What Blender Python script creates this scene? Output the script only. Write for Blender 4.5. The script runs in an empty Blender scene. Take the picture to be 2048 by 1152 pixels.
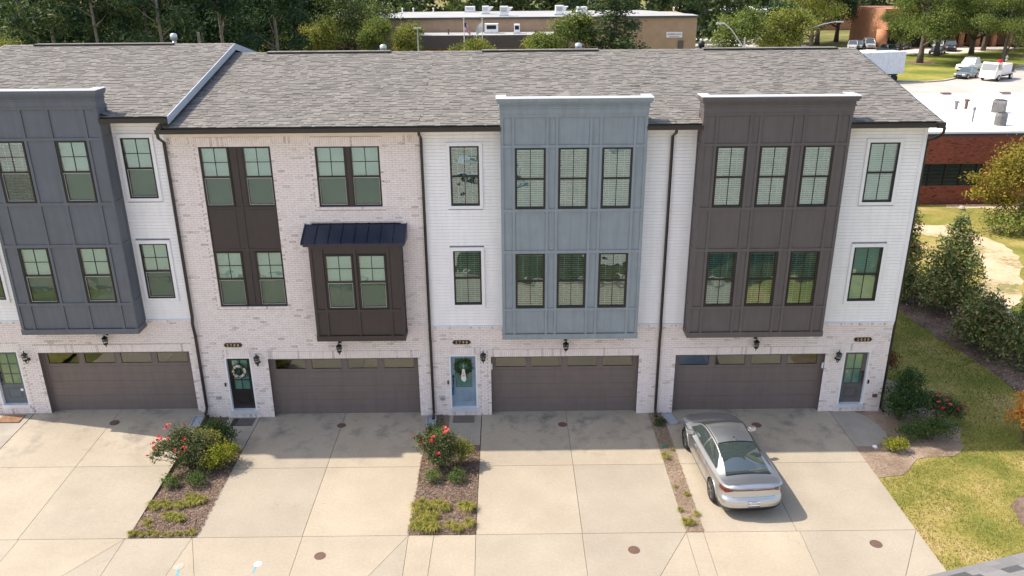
import bpy, math, random
import numpy as np
from mathutils import Vector, Matrix

# ------------------------------------------------------------------ camera, sky, sun, exposure
SC = bpy.context.scene
COL = SC.collection
CAM_H, CAM_D, CAM_F = 14.118, 24.430, 1645.02
PITCH, ROLL, YAW = 0.37155, -0.0076960, 0.0053782

def cam_basis(p, r, y):
    F = Vector((math.sin(y)*math.cos(p), math.cos(y)*math.cos(p), -math.sin(p)))
    R = Vector((math.cos(y), -math.sin(y), 0.0)); U = R.cross(F)
    return math.cos(r)*R + math.sin(r)*U, -math.sin(r)*R + math.cos(r)*U, F
CR, CU, CF = cam_basis(PITCH, ROLL, YAW)
cam_data = bpy.data.cameras.new('camera')
cam = bpy.data.objects.new('camera', cam_data)
COL.objects.link(cam)
cam_data.sensor_width = 36.0
cam_data.lens = CAM_F/2048*36.0
cam_data.clip_start = 0.1
cam_data.clip_end = 3000.0
cam.matrix_world = Matrix(((CR.x, CU.x, -CF.x, 0.0), (CR.y, CU.y, -CF.y, -CAM_D), (CR.z, CU.z, -CF.z, CAM_H), (0, 0, 0, 1)))
SC.camera = cam

SUN_DIR = Vector((-0.75, 0.165, 1.0)).normalized()        # towards the sun
SUN_EL = math.asin(SUN_DIR.z); SUN_ROT = math.atan2(SUN_DIR.x, SUN_DIR.y)
world = bpy.data.worlds.new('World'); SC.world = world; world.use_nodes = True
wn = world.node_tree; wn.nodes.clear()
wo = wn.nodes.new('ShaderNodeOutputWorld'); wb = wn.nodes.new('ShaderNodeBackground'); ws = wn.nodes.new('ShaderNodeTexSky')
ws.sky_type = 'NISHITA'; ws.sun_disc = False; ws.sun_elevation = SUN_EL; ws.sun_rotation = SUN_ROT
ws.air_density = 1.0; ws.dust_density = 2.5; ws.ozone_density = 1.0
wb.inputs['Strength'].default_value = 0.15
# scattered fair-weather clouds over the whole sky (they show in the windows and the car glass)
tc = wn.nodes.new('ShaderNodeTexCoord'); sx = wn.nodes.new('ShaderNodeSeparateXYZ'); wn.links.new(tc.outputs['Generated'], sx.inputs[0])
zz = wn.nodes.new('ShaderNodeMath'); zz.operation = 'ADD'; zz.inputs[1].default_value = .22; wn.links.new(sx.outputs[2], zz.inputs[0])
dv = wn.nodes.new('ShaderNodeVectorMath'); dv.operation = 'DIVIDE'; cz = wn.nodes.new('ShaderNodeCombineXYZ')
for i in range(3): wn.links.new(zz.outputs[0], cz.inputs[i])
wn.links.new(tc.outputs['Generated'], dv.inputs[0]); wn.links.new(cz.outputs[0], dv.inputs[1])
cn = wn.nodes.new('ShaderNodeTexNoise'); cn.inputs['Scale'].default_value = 2.1; cn.inputs['Detail'].default_value = 7; cn.inputs['Roughness'].default_value = .55
wn.links.new(dv.outputs[0], cn.inputs['Vector'])
cr_ = wn.nodes.new('ShaderNodeValToRGB'); cr_.color_ramp.elements[0].position = .50; cr_.color_ramp.elements[1].position = .66; wn.links.new(cn.outputs['Fac'], cr_.inputs[0])
cm = wn.nodes.new('ShaderNodeMix'); cm.data_type = 'RGBA'; cm.inputs[7].default_value = (5.6, 5.5, 5.4, 1)
wn.links.new(cr_.outputs[0], cm.inputs[0]); wn.links.new(ws.outputs[0], cm.inputs[6])
wn.links.new(cm.outputs[2], wb.inputs[0]); wn.links.new(wb.outputs[0], wo.inputs[0])
sun_data = bpy.data.lights.new('sun', 'SUN'); sun = bpy.data.objects.new('sun', sun_data); COL.objects.link(sun)
sun_data.energy = 3.5; sun_data.angle = math.radians(0.55); sun_data.color = (1.0, 0.89, 0.75)
sun.rotation_euler = (-SUN_DIR).to_track_quat('-Z', 'Y').to_euler()
SC.view_settings.view_transform = 'Standard'; SC.view_settings.look = 'None'
SC.view_settings.exposure = 0.88; SC.view_settings.gamma = 1.0; SC.view_settings.use_curve_mapping = False

# ------------------------------------------------------------------ helpers
def gpt(u, v, z=0.0):
    """the point of height z seen at pixel (u, v) of the 2048 px photograph"""
    d = CF*CAM_F + CR*(u-1024) - CU*(v-576); t = (z-CAM_H)/d.z
    return (d.x*t, d.y*t-CAM_D, z)

ORG = {}; KIDS = {}
def reg(o, parent):
    if parent is not None: KIDS.setdefault(parent.name, []).append(o)
def tag(o, label=None, cat=None, group=None, kind=None):
    if label: o['label'] = label
    if cat: o['category'] = cat
    if group: o['group'] = group
    if kind: o['kind'] = kind
    return o

def empty(name, loc=(0, 0, 0), label=None, cat=None, group=None, kind=None, parent=None, rz=0.0):
    o = bpy.data.objects.new(name, None); COL.objects.link(o)
    o.empty_display_size = 0.2
    if parent: o.parent = parent; o.location = Vector(loc)-ORG[parent.name]
    else: o.location = loc
    o.rotation_euler = (0, 0, rz)
    ORG[o.name] = Vector(loc); reg(o, parent)
    return tag(o, label, cat, group, kind)

def np_mesh(name, verts, loops, starts, totals, mats, mi=None, smooth=False, attrs=None):
    me = bpy.data.meshes.new(name)
    nv, nl, nf = len(verts), len(loops), len(starts)
    me.vertices.add(nv); me.vertices.foreach_set('co', np.asarray(verts, dtype=np.float32).ravel())
    me.loops.add(nl); me.loops.foreach_set('vertex_index', np.asarray(loops, dtype=np.int32))
    me.polygons.add(nf); me.polygons.foreach_set('loop_start', np.asarray(starts, dtype=np.int32))
    me.polygons.foreach_set('loop_total', np.asarray(totals, dtype=np.int32))
    if mi is not None: me.polygons.foreach_set('material_index', np.asarray(mi, dtype=np.int32))
    me.polygons.foreach_set('use_smooth', np.full(nf, bool(smooth)))
    for m in mats: me.materials.append(m)
    for k, a in (attrs or {}).items():
        at = me.attributes.new(k, 'FLOAT', 'FACE'); at.data.foreach_set('value', np.asarray(a, dtype=np.float32))
    me.update(calc_edges=True)
    return me

class MB:
    def __init__(s): s.v = []; s.f = []; s.mi = []; s.t = []
    def add(s, verts, faces, mi=0, tone=0.0):
        b = len(s.v); s.v += [tuple(p) for p in verts]
        for f in faces: s.f.append([i+b for i in f]); s.mi.append(mi); s.t.append(tone)
        return s
    def box(s, x0, x1, y0, y1, z0, z1, mi=0, tone=0.0, skip=''):
        v = [(x0,y0,z0),(x1,y0,z0),(x1,y1,z0),(x0,y1,z0),(x0,y0,z1),(x1,y0,z1),(x1,y1,z1),(x0,y1,z1)]
        fs = {'b':(0,3,2,1),'t':(4,5,6,7),'f':(0,1,5,4),'r':(1,2,6,5),'k':(2,3,7,6),'l':(3,0,4,7)}
        return s.add(v, [f for k, f in fs.items() if k not in skip], mi, tone)
    def obox(s, c, ax, ay, az, mi=0, tone=0.0):
        c = Vector(c); ax = Vector(ax); ay = Vector(ay); az = Vector(az)
        v = [c+a*ax+b*ay+d*az for d in (-1, 1) for a, b in ((-1,-1),(1,-1),(1,1),(-1,1))]
        return s.add(v, [(0,3,2,1),(4,5,6,7),(0,1,5,4),(1,2,6,5),(2,3,7,6),(3,0,4,7)], mi, tone)
    def quad(s, a, b, c, d, mi=0, tone=0.0): return s.add([a, b, c, d], [(0,1,2,3)], mi, tone)
    def tube(s, pts, rad, n=8, mi=0, caps=True, tone=0.0):
        pts = [Vector(p) for p in pts]
        if not isinstance(rad, (list, tuple)): rad = [rad]*len(pts)
        rings = []; prev = None
        for i, p in enumerate(pts):
            d = (pts[min(i+1, len(pts)-1)]-pts[max(i-1, 0)])
            if d.length < 1e-9: d = Vector((0, 0, 1))
            d.normalize()
            if prev is None:
                a = d.cross(Vector((0, 0, 1)) if abs(d.z) < .9 else Vector((1, 0, 0))).normalized()
            else:
                a = prev-d*prev.dot(d)
                a = a.normalized() if a.length > 1e-6 else d.orthogonal().normalized()
            prev = a; b = d.cross(a)
            rings.append([p+(a*math.cos(2*math.pi*k/n)+b*math.sin(2*math.pi*k/n))*rad[i] for k in range(n)])
        v = [q for r in rings for q in r]; f = []
        for i in range(len(rings)-1):
            for k in range(n): f.append((i*n+k, i*n+(k+1) % n, (i+1)*n+(k+1) % n, (i+1)*n+k))
        if caps: f.append(tuple(range(n-1, -1, -1))); f.append(tuple((len(rings)-1)*n+k for k in range(n)))
        return s.add(v, f, mi, tone)
    def lathe(s, c, prof, n=16, mi=0, axis='z', tone=0.0):
        c = Vector(c); v = []; f = []
        for r, h in prof:
            for k in range(n):
                a = 2*math.pi*k/n
                if axis == 'z': p = Vector((r*math.cos(a), r*math.sin(a), h))
                elif axis == 'x': p = Vector((h, r*math.cos(a), r*math.sin(a)))
                else: p = Vector((r*math.cos(a), -h, r*math.sin(a)))
                v.append(c+p)
        for i in range(len(prof)-1):
            for k in range(n): f.append((i*n+k, i*n+(k+1) % n, (i+1)*n+(k+1) % n, (i+1)*n+k))
        f.append(tuple(range(n-1, -1, -1))); f.append(tuple((len(prof)-1)*n+k for k in range(n)))
        return s.add(v, f, mi, tone)
    def prism(s, pts, y0, y1, mi=0):
        """polygon in x,z extruded along y"""
        n = len(pts); v = [(x, y0, z) for x, z in pts]+[(x, y1, z) for x, z in pts]
        f = [tuple(range(n)), tuple(range(2*n-1, n-1, -1))]+[(i, i+n, (i+1) % n+n, (i+1) % n) for i in range(n)]
        return s.add(v, f, mi)
    def slab(s, pts, z0, z1, mi=0, tone=0.0):
        """polygon in x,y extruded in z; z1 may be a function of x, y"""
        n = len(pts); top = [(x, y, z1(x, y) if callable(z1) else z1) for x, y in pts]
        v = [(x, y, z0) for x, y in pts]+top
        area = sum(pts[i][0]*pts[(i+1) % n][1]-pts[(i+1) % n][0]*pts[i][1] for i in range(n))
        f = [tuple(range(n-1, -1, -1)), tuple(range(n, 2*n))]+[(i, (i+1) % n, (i+1) % n+n, i+n) for i in range(n)]
        if area < 0: f = [tuple(reversed(q)) for q in f]
        return s.add(v, f, mi, tone)
    def mesh(s, name, mats, smooth=False, off=(0, 0, 0), tones=False):
        if not isinstance(mats, (list, tuple)): mats = [mats]
        v = np.array(s.v, dtype=np.float64).reshape(-1, 3)-np.array(off)
        tot = [len(f) for f in s.f]; st = np.concatenate([[0], np.cumsum(tot)[:-1]]) if tot else []
        return np_mesh(name, v, [i for f in s.f for i in f], st, tot, mats, s.mi, smooth, {'tone': s.t} if tones else None)
    def build(s, name, mats, parent=None, smooth=False, tones=False, at=None, kind=None):
        if parent is not None: org = ORG[parent.name]
        elif at is not None: org = Vector(at)
        else:
            a = np.array(s.v); lo, hi = a.min(0), a.max(0); org = Vector(((lo[0]+hi[0])/2, (lo[1]+hi[1])/2, lo[2]))
        o = bpy.data.objects.new(name, s.mesh(name, mats, smooth, tuple(org), tones)); COL.objects.link(o)
        if parent is not None: o.parent = parent
        else: o.location = org
        ORG[o.name] = org.copy(); reg(o, parent)
        if kind: o['kind'] = kind
        return o

def put(me, name, parent, loc, rot=None, scale=None):
    """another object sharing mesh me, at world point loc under parent"""
    o = bpy.data.objects.new(name, me); COL.objects.link(o)
    if parent is not None: o.parent = parent; o.location = Vector(loc)-ORG[parent.name]
    else: o.location = loc
    if rot: o.rotation_euler = rot
    if scale: o.scale = scale
    ORG[o.name] = Vector(loc); reg(o, parent)
    return o

def copy_tree(root, loc, rz=None, scale=None, label=None):
    def cp(o, par):
        c = o.copy(); COL.objects.link(c)
        if par: c.parent = par
        for k in KIDS.get(o.name, []): cp(k, c)
        return c
    c = cp(root, None); c.location = loc
    if rz is not None: c.rotation_euler = (0, 0, rz)
    if scale: c.scale = scale
    if label: c['label'] = label
    ORG[c.name] = Vector(loc)
    return c

# ------------------------------------------------------------------ materials
def new_mat(name):
    m = bpy.data.materials.new(name); m.use_nodes = True; nt = m.node_tree
    return m, nt, nt.nodes['Principled BSDF'], nt.nodes, nt.links
def nd(nt, typ, **kw):
    n = nt.nodes.new(typ)
    for k, v in kw.items(): setattr(n, k, v)
    return n
def pos_noise(nt, scale, detail=3.0, rough=.55, stretch=None):
    g = nd(nt, 'ShaderNodeNewGeometry'); n = nd(nt, 'ShaderNodeTexNoise')
    n.inputs['Scale'].default_value = scale; n.inputs['Detail'].default_value = detail; n.inputs['Roughness'].default_value = rough
    if stretch:
        mp = nd(nt, 'ShaderNodeVectorMath', operation='MULTIPLY'); mp.inputs[1].default_value = stretch
        nt.links.new(g.outputs['Position'], mp.inputs[0]); nt.links.new(mp.outputs[0], n.inputs['Vector'])
    else: nt.links.new(g.outputs['Position'], n.inputs['Vector'])
    return n.outputs['Fac']
def ramp(nt, fac, stops):
    r = nd(nt, 'ShaderNodeValToRGB'); e = r.color_ramp.elements
    while len(e) < len(stops): e.new(.5)
    for i, (p, c) in enumerate(stops):
        e[i].position = p; e[i].color = (*c, 1) if len(c) == 3 else c
    nt.links.new(fac, r.inputs[0]); return r.outputs[0]
def mth(nt, op, a, b=None, clamp=False):
    n = nd(nt, 'ShaderNodeMath', operation=op); n.use_clamp = clamp
    for i, x in enumerate((a, b)):
        if x is None: continue
        if isinstance(x, (int, float)): n.inputs[i].default_value = x
        else: nt.links.new(x, n.inputs[i])
    return n.outputs[0]
def mixc(nt, fac, a, b, blend='MIX'):
    n = nd(nt, 'ShaderNodeMix', data_type='RGBA', blend_type=blend)
    for i, x in ((0, fac), (6, a), (7, b)):
        if isinstance(x, (int, float)): n.inputs[i].default_value = x
        elif isinstance(x, (tuple, list)): n.inputs[i].default_value = (*x, 1)
        else: nt.links.new(x, n.inputs[i])
    return n.outputs[2]
def bump(nt, bsdf, h, strength=.3, dist=.01):
    b = nd(nt, 'ShaderNodeBump'); b.inputs['Strength'].default_value = strength; b.inputs['Distance'].default_value = dist
    nt.links.new(h, b.inputs['Height']); nt.links.new(b.outputs[0], bsdf.inputs['Normal'])
def simple(name, col, rough=.6, metal=0.0, var=.12, scale=3.0, bscale=None, bstr=.15, spec=None, coat=0.0, streak=0.0):
    m, nt, b, N, L = new_mat(name)
    f = pos_noise(nt, scale, 5)
    k = ramp(nt, f, [(.3, tuple(c*(1-var) for c in col)), (.7, tuple(min(1, c*(1+var)) for c in col))])
    if streak: k = mixc(nt, 1.0, k, ramp(nt, pos_noise(nt, 1.0, 6, .65, (7.0, 7.0, .55)), [(.35, (1-streak,)*3), (.6, (1.0,)*3)]), 'MULTIPLY')
    L.new(k, b.inputs['Base Color']); b.inputs['Roughness'].default_value = rough; b.inputs['Metallic'].default_value = metal
    if spec is not None: b.inputs['Specular IOR Level'].default_value = spec
    if coat: b.inputs['Coat Weight'].default_value = coat; b.inputs['Coat Roughness'].default_value = .04
    if bscale: bump(nt, b, pos_noise(nt, bscale, 4), bstr, .01)
    return m
def tone_mat(name, stops, rough=.8, nscale=20.0, namt=.25, bscale=None, bstr=.3, bdist=.01, big=None):
    m, nt, b, N, L = new_mat(name)
    a = nd(nt, 'ShaderNodeAttribute', attribute_name='tone')
    n = mth(nt, 'MULTIPLY', mth(nt, 'SUBTRACT', pos_noise(nt, nscale, 4), .5), namt*2)
    f = mth(nt, 'ADD', a.outputs['Fac'], n, True)
    c = ramp(nt, f, stops)
    if big:
        c = mixc(nt, 1.0, c, ramp(nt, pos_noise(nt, big[0], 4), [(.3, (1-big[1],)*3), (.7, (1+big[1]*.3,)*3)]), 'MULTIPLY')
    L.new(c, b.inputs['Base Color']); b.inputs['Roughness'].default_value = rough
    if bscale: bump(nt, b, pos_noise(nt, bscale, 4), bstr, bdist)
    return m
def leaf_mat(name, stops, trans=.35, gloss=.0):
    m, nt, b, N, L = new_mat(name); N.remove(b)
    a = nd(nt, 'ShaderNodeAttribute', attribute_name='tone'); oi = nd(nt, 'ShaderNodeObjectInfo')
    f = mth(nt, 'ADD', a.outputs['Fac'], mth(nt, 'MULTIPLY', mth(nt, 'SUBTRACT', oi.outputs['Random'], .5), .12), True)
    c = ramp(nt, f, stops)
    d = nd(nt, 'ShaderNodeBsdfPrincipled'); d.inputs['Roughness'].default_value = .5 if gloss else .7
    d.inputs['Specular IOR Level'].default_value = .5 if gloss else .25
    t = nd(nt, 'ShaderNodeBsdfTranslucent'); mx = nd(nt, 'ShaderNodeMixShader'); mx.inputs[0].default_value = trans
    L.new(c, d.inputs['Base Color']); L.new(mixc(nt, 1.0, c, (1.5, 1.6, .8), 'MULTIPLY'), t.inputs['Color'])
    L.new(d.outputs[0], mx.inputs[1]); L.new(t.outputs[0], mx.inputs[2])
    L.new(mx.outputs[0], N['Material Output'].inputs['Surface'])
    return m

M = {}
def mk_brick():
    m, nt, b, N, L = new_mat('whitewashed_brick')
    a = nd(nt, 'ShaderNodeAttribute', attribute_name='tone')
    nz = pos_noise(nt, 40.0, 5, .72)
    thr = mth(nt, 'SUBTRACT', .70, mth(nt, 'MULTIPLY', a.outputs['Fac'], .33))
    mask = mth(nt, 'MULTIPLY', mth(nt, 'SUBTRACT', nz, thr), 6.0, True)
    under = ramp(nt, pos_noise(nt, 9.0, 3), [(.35, (.30, .18, .155)), (.5, (.25, .19, .175)), (.65, (.14, .115, .11))])
    white = ramp(nt, pos_noise(nt, 6.0, 5), [(.3, (.79, .68, .64)), (.7, (.87, .79, .755))])
    L.new(mixc(nt, mask, white, under), b.inputs['Base Color']); b.inputs['Roughness'].default_value = .85
    bump(nt, b, pos_noise(nt, 90.0, 4), .35, .004)
    return m
M['brick'] = mk_brick()
M['mortar'] = simple('mortar', (.56, .47, .44), .95, var=.18, scale=14, bscale=120)
M['shingle'] = tone_mat('roof_shingle', [(0, (.07, .065, .06)), (.3, (.145, .135, .125)), (.6, (.185, .174, .16)), (.85, (.225, .212, .195)), (1, (.215, .175, .155))], .95, 45, .20, 160, .6, .004, big=(.8, .10))
M['shingle_near'] = tone_mat('grey_roof_shingle', [(0, (.06, .063, .066)), (.5, (.115, .115, .12)), (1, (.20, .195, .195))], .95, 60, .18, 220, .6, .004)
M['siding'] = simple('white_siding', (.88, .85, .84), .5, var=.03, scale=2.0, bscale=60, bstr=.08, streak=.06)
M['lap_shade'] = simple('siding_lap_shade', (.70, .68, .68), .8, var=.03)  # greyer than the boards, standing in for the shade under each lap
M['white_trim'] = simple('white_trim', (.80, .79, .80), .45, var=.03)
M['cream'] = simple('cream_frieze', (.70, .64, .55), .6, var=.05)
M['slate'] = simple('slate_grey_paint', (.115, .126, .148), .55, var=.05, bscale=70, bstr=.10, streak=.12)
M['blue'] = simple('blue_grey_paint', (.240, .277, .305), .55, var=.05, bscale=70, bstr=.10, streak=.12)
M['taupe'] = simple('taupe_grey_paint', (.108, .091, .090), .55, var=.05, bscale=70, bstr=.10, streak=.12)
M['brown'] = simple('dark_brown_paint', (.047, .034, .032), .55, var=.06, bscale=70, bstr=.10, streak=.12)
M['garage'] = simple('garage_door_paint', (.170, .134, .122), .5, var=.05, bscale=140, bstr=.3, streak=.10)
M['bronze'] = simple('dark_bronze', (.012, .010, .009), .4, var=.1)
M['gutter'] = simple('brown_gutter', (.028, .021, .018), .35, var=.12)
M['cap'] = simple('white_metal_cap', (.72, .75, .80), .35, metal=.3, var=.04)
M['seam'] = simple('navy_metal_roof', (.030, .042, .075), .33, metal=.55, var=.12, scale=5)
M['black'] = simple('black_metal', (.012, .011, .011), .45)
M['dark'] = simple('dark_interior', (.02, .022, .022), .9)
M['room'] = simple('room_interior', (.07, .075, .07), .9)
M['gold'] = simple('gold_numeral', (.75, .55, .28), .35, metal=.5)
M['plaque'] = simple('brown_plaque', (.030, .018, .014), .4)
M['blind'] = simple('white_blind', (.80, .82, .80), .5, var=.03)
M['dooralt'] = simple('door_slate', (.12, .135, .155), .45)
M['doorblack'] = simple('door_black', (.022, .018, .018), .4)
M['doorblue'] = simple('door_blue', (.23, .30, .37), .45)
M['doortaupe'] = simple('door_taupe', (.11, .10, .10), .45)
M['galv'] = simple('galvanised_metal', (.55, .57, .59), .35, metal=.7, var=.15)
M['unit_grey'] = simple('weathered_unit', (.17, .165, .16), .5, var=.25, scale=8)
M['rake'] = simple('rake_blue_grey', (.42, .46, .52), .5, var=.04)  # even blue-grey, duller than the white trim
M['rust'] = simple('rusty_iron', (.125, .072, .056), .7, var=.25, scale=30)
M['screen_edge'] = simple('screen_edge', (.60, .60, .58), .5)
def mk_glass(name, tint, refl, rough=0.0, wav=.0):
    m, nt, b, N, L = new_mat(name); N.remove(b)
    t = nd(nt, 'ShaderNodeBsdfTransparent'); t.inputs[0].default_value = (*tint, 1)
    g = nd(nt, 'ShaderNodeBsdfGlossy'); g.inputs['Roughness'].default_value = rough; g.inputs['Color'].default_value = (.92, .98, .95, 1)
    lw = nd(nt, 'ShaderNodeLayerWeight'); lw.inputs['Blend'].default_value = .25
    f = mth(nt, 'ADD', mth(nt, 'MULTIPLY', lw.outputs['Fresnel'], .8), refl, True)
    if wav:
        bp = nd(nt, 'ShaderNodeBump'); bp.inputs['Strength'].default_value = wav; bp.inputs['Distance'].default_value = .05
        L.new(pos_noise(nt, 1.6, 1), bp.inputs['Height']); L.new(bp.outputs[0], g.inputs['Normal'])
    mx = nd(nt, 'ShaderNodeMixShader'); L.new(f, mx.inputs[0]); L.new(t.outputs[0], mx.inputs[1]); L.new(g.outputs[0], mx.inputs[2])
    L.new(mx.outputs[0], N['Material Output'].inputs['Surface'])
    return m
M['glass'] = mk_glass('window_glass', (.72, .86, .83), .13, 0.0, .22)
M['glass_garage'] = mk_glass('garage_glass', (.25, .25, .24), .14, 0.0, .06)
M['mesh'] = mk_glass('insect_screen', (.76, .77, .75), .0)
M['lamp_glass'] = mk_glass('lamp_glass', (.85, .85, .82), .08)
def mk_concrete(name, a, b_, stain):
    m, nt, b, N, L = new_mat(name)
    big = pos_noise(nt, .55, 5, .6); fine = pos_noise(nt, 14.0, 6, .7)
    c = ramp(nt, big, [(.3, a), (.7, b_)])
    c = mixc(nt, 1.0, c, ramp(nt, fine, [(.25, (.84,)*3), (.75, (1.07,)*3)]), 'MULTIPLY')
    oi = nd(nt, 'ShaderNodeObjectInfo')
    c = mixc(nt, 1.0, c, ramp(nt, oi.outputs['Random'], [(0, (.90, .905, .92)), (1, (1.04, 1.02, .98))]), 'MULTIPLY')
    # rubbed-in tyre and damp stains near the garages, rust streaks further out
    g = nd(nt, 'ShaderNodeNewGeometry'); sp = nd(nt, 'ShaderNodeSeparateXYZ'); L.new(g.outputs['Position'], sp.inputs[0])
    near = mth(nt, 'MULTIPLY', mth(nt, 'ADD', sp.outputs['Y'], 3.4), .42, True)
    st = mth(nt, 'MULTIPLY', mth(nt, 'SUBTRACT', pos_noise(nt, 1.15, 7, .68), .50), 5.0, True)
    st = mth(nt, 'MULTIPLY', mth(nt, 'MULTIPLY', st, near), stain, True)
    c = mixc(nt, st, c, (.10, .098, .095))
    s2 = mth(nt, 'MULTIPLY', mth(nt, 'SUBTRACT', pos_noise(nt, .8, 6, .7, (1.3, .6, 1)), .60), 3.0, True)
    c = mixc(nt, mth(nt, 'MULTIPLY', s2, .6), c, (.27, .225, .17))
    # hairline cracks and drips
    vo = nd(nt, 'ShaderNodeTexVoronoi', feature='DISTANCE_TO_EDGE'); vo.inputs['Scale'].default_value = .42
    gg = nd(nt, 'ShaderNodeNewGeometry'); wv = nd(nt, 'ShaderNodeVectorMath', operation='ADD'); L.new(gg.outputs['Position'], wv.inputs[0])
    nn = nd(nt, 'ShaderNodeTexNoise'); nn.inputs['Scale'].default_value = 2.2; nn.inputs['Detail'].default_value = 6; L.new(gg.outputs['Position'], nn.inputs['Vector']); L.new(nn.outputs['Color'], wv.inputs[1]); L.new(wv.outputs[0], vo.inputs['Vector'])
    ck = mth(nt, 'MULTIPLY', mth(nt, 'SUBTRACT', .006, vo.outputs['Distance']), 160.0, True)
    ck = mth(nt, 'MULTIPLY', ck, mth(nt, 'MULTIPLY', mth(nt, 'SUBTRACT', pos_noise(nt, .5, 3), .54), 9.0, True))
    c = mixc(nt, mth(nt, 'MULTIPLY', ck, .45), c, (.15, .12, .095))
    dr = mth(nt, 'MULTIPLY', mth(nt, 'SUBTRACT', pos_noise(nt, 5.0, 3, .6), .70), 12.0, True)
    c = mixc(nt, mth(nt, 'MULTIPLY', dr, .35), c, (.16, .14, .12))
    L.new(c, b.inputs['Base Color']); b.inputs['Roughness'].default_value = .85
    bump(nt, b, pos_noise(nt, 60.0, 5), .2, .004)
    return m
M['concrete'] = mk_concrete('concrete', (.335, .293, .232), (.405, .358, .285), .8)
M['concrete_light'] = mk_concrete('concrete_light', (.40, .36, .31), (.47, .425, .37), .2)
M['walk'] = simple('grey_walk_concrete', (.30, .275, .235), .85, var=.14, scale=1.3, bscale=60)
M['joint'] = simple('joint_filler', (.16, .115, .08), .95, var=.2)
def mk_ground(name, stops, s1=.35, s2=9.0, amt=.3, stretch=None):
    m, nt, b, N, L = new_mat(name)
    f = mth(nt, 'ADD', pos_noise(nt, s1, 6, .6, stretch), mth(nt, 'MULTIPLY', mth(nt, 'SUBTRACT', pos_noise(nt, s2, 6, .7), .5), amt))
    L.new(ramp(nt, f, stops), b.inputs['Base Color']); b.inputs['Roughness'].default_value = .95
    b.inputs['Specular IOR Level'].default_value = .1
    bump(nt, b, pos_noise(nt, 35.0, 5, .7), .6, .03)
    return m
M['lawn'] = mk_ground('lawn', [(.28, (.42, .31, .17)), (.42, (.32, .26, .09)), (.54, (.21, .20, .05)), (.70, (.11, .14, .03))], .38, 9, .5)
M['park_grass'] = mk_ground('park_grass', [(.35, (.30, .26, .07)), (.5, (.17, .19, .04)), (.65, (.10, .14, .03))], .12, 2, .4)
M['shade_grass'] = mk_ground('shaded_bank_grass', [(.35, (.085, .075, .03)), (.65, (.035, .038, .014))], .5, 5, .5)  # shade put into the grass colour, dimming what the windows reflect
M['far_ground'] = mk_ground('far_ground', [(.3, (.30, .235, .13)), (.5, (.17, .165, .055)), (.7, (.11, .125, .04))], .12, 2, .4)
M['sand'] = mk_ground('bare_soil', [(.35, (.20, .19, .075)), (.48, (.50, .38, .25)), (.7, (.56, .46, .33))], .30, 4, .5)
M['mulch'] = mk_ground('mulch', [(.25, (.085, .055, .042)), (.5, (.17, .12, .095)), (.75, (.27, .20, .16))], 1.2, 18, .9)
M['straw'] = mk_ground('pine_straw', [(.25, (.17, .12, .085)), (.5, (.28, .21, .155)), (.75, (.38, .30, .23))], .9, 14, .8)
M['asphalt'] = simple('old_asphalt', (.42, .385, .35), .9, var=.14, scale=.25, bscale=25)
M['asphalt_dark'] = simple('asphalt', (.055, .055, .057), .9, var=.15, scale=.4)
M['lot'] = simple('pale_lot', (.55, .50, .45), .9, var=.1, scale=.1)
M['tan'] = simple('tan_brick', (.40, .27, .175), .9, var=.10, scale=.8, bscale=8, bstr=.4)
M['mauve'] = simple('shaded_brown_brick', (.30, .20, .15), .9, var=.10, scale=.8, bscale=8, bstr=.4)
M['orange_brick'] = simple('orange_brick', (.42, .20, .115), .9, var=.12, scale=.9)
M['red_brick'] = tone_mat('red_brick', [(0, (.075, .022, .016)), (.4, (.24, .062, .036)), (1, (.33, .10, .06))], .9, 8, .25, 50, .3, .01)
M['white_roof'] = simple('white_roof_membrane', (.86, .845, .84), .6, var=.03, scale=.6)
M['grey_roof'] = simple('grey_gravel_roof', (.33, .335, .34), .9, var=.10, scale=.3)
M['fascia'] = simple('brown_metal_fascia', (.105, .080, .078), .5, var=.1)
M['bark'] = simple('bark', (.20, .155, .125), .95, var=.3, scale=5, bscale=18, bstr=.8)
M['bark_pale'] = simple('pale_bark', (.21, .175, .15), .95, var=.25, scale=4, bscale=18, bstr=.8)
M['rubber'] = simple('rubber', (.014, .014, .014), .8)
M['stem'] = simple('twig', (.12, .085, .05), .9)
DG = lambda *s: s
M['leaf_dark'] = leaf_mat('leaf_dark', [(0, (.012, .030, .016)), (.5, (.026, .058, .026)), (1, (.060, .098, .038))], .25)
M['leaf_woods'] = leaf_mat('leaf_woods', [(0, (.022, .045, .022)), (.5, (.055, .085, .038)), (1, (.13, .15, .06))], .3)
M['leaf_pine'] = leaf_mat('leaf_pine', [(0, (.018, .040, .020)), (.5, (.045, .080, .034)), (1, (.17, .19, .075))], .25)
M['leaf_mid'] = leaf_mat('leaf_mid', [(0, (.045, .075, .025)), (.5, (.12, .16, .045)), (1, (.30, .32, .10))], .42)
M['leaf_olive'] = leaf_mat('leaf_olive', [(0, (.07, .09, .025)), (.5, (.18, .20, .05)), (1, (.40, .36, .12))], .45)
M['leaf_yellow'] = leaf_mat('leaf_yellow', [(0, (.09, .085, .018)), (.5, (.24, .20, .035)), (1, (.42, .31, .06))], .4)
M['leaf_magnolia'] = leaf_mat('leaf_magnolia', [(0, (.028, .055, .020)), (.45, (.085, .13, .036)), (.75, (.23, .25, .075)), (.92, (.46, .42, .20)), (1, (.40, .17, .09))], .3, 1)
M['leaf_rose'] = leaf_mat('leaf_rose', [(0, (.040, .060, .026)), (.5, (.10, .125, .048)), (.85, (.21, .21, .10)), (1, (.24, .11, .06))], .3)
M['leaf_lime'] = leaf_mat('leaf_lime', [(0, (.10, .13, .015)), (.5, (.25, .27, .025)), (1, (.42, .38, .06))], .35)
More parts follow.
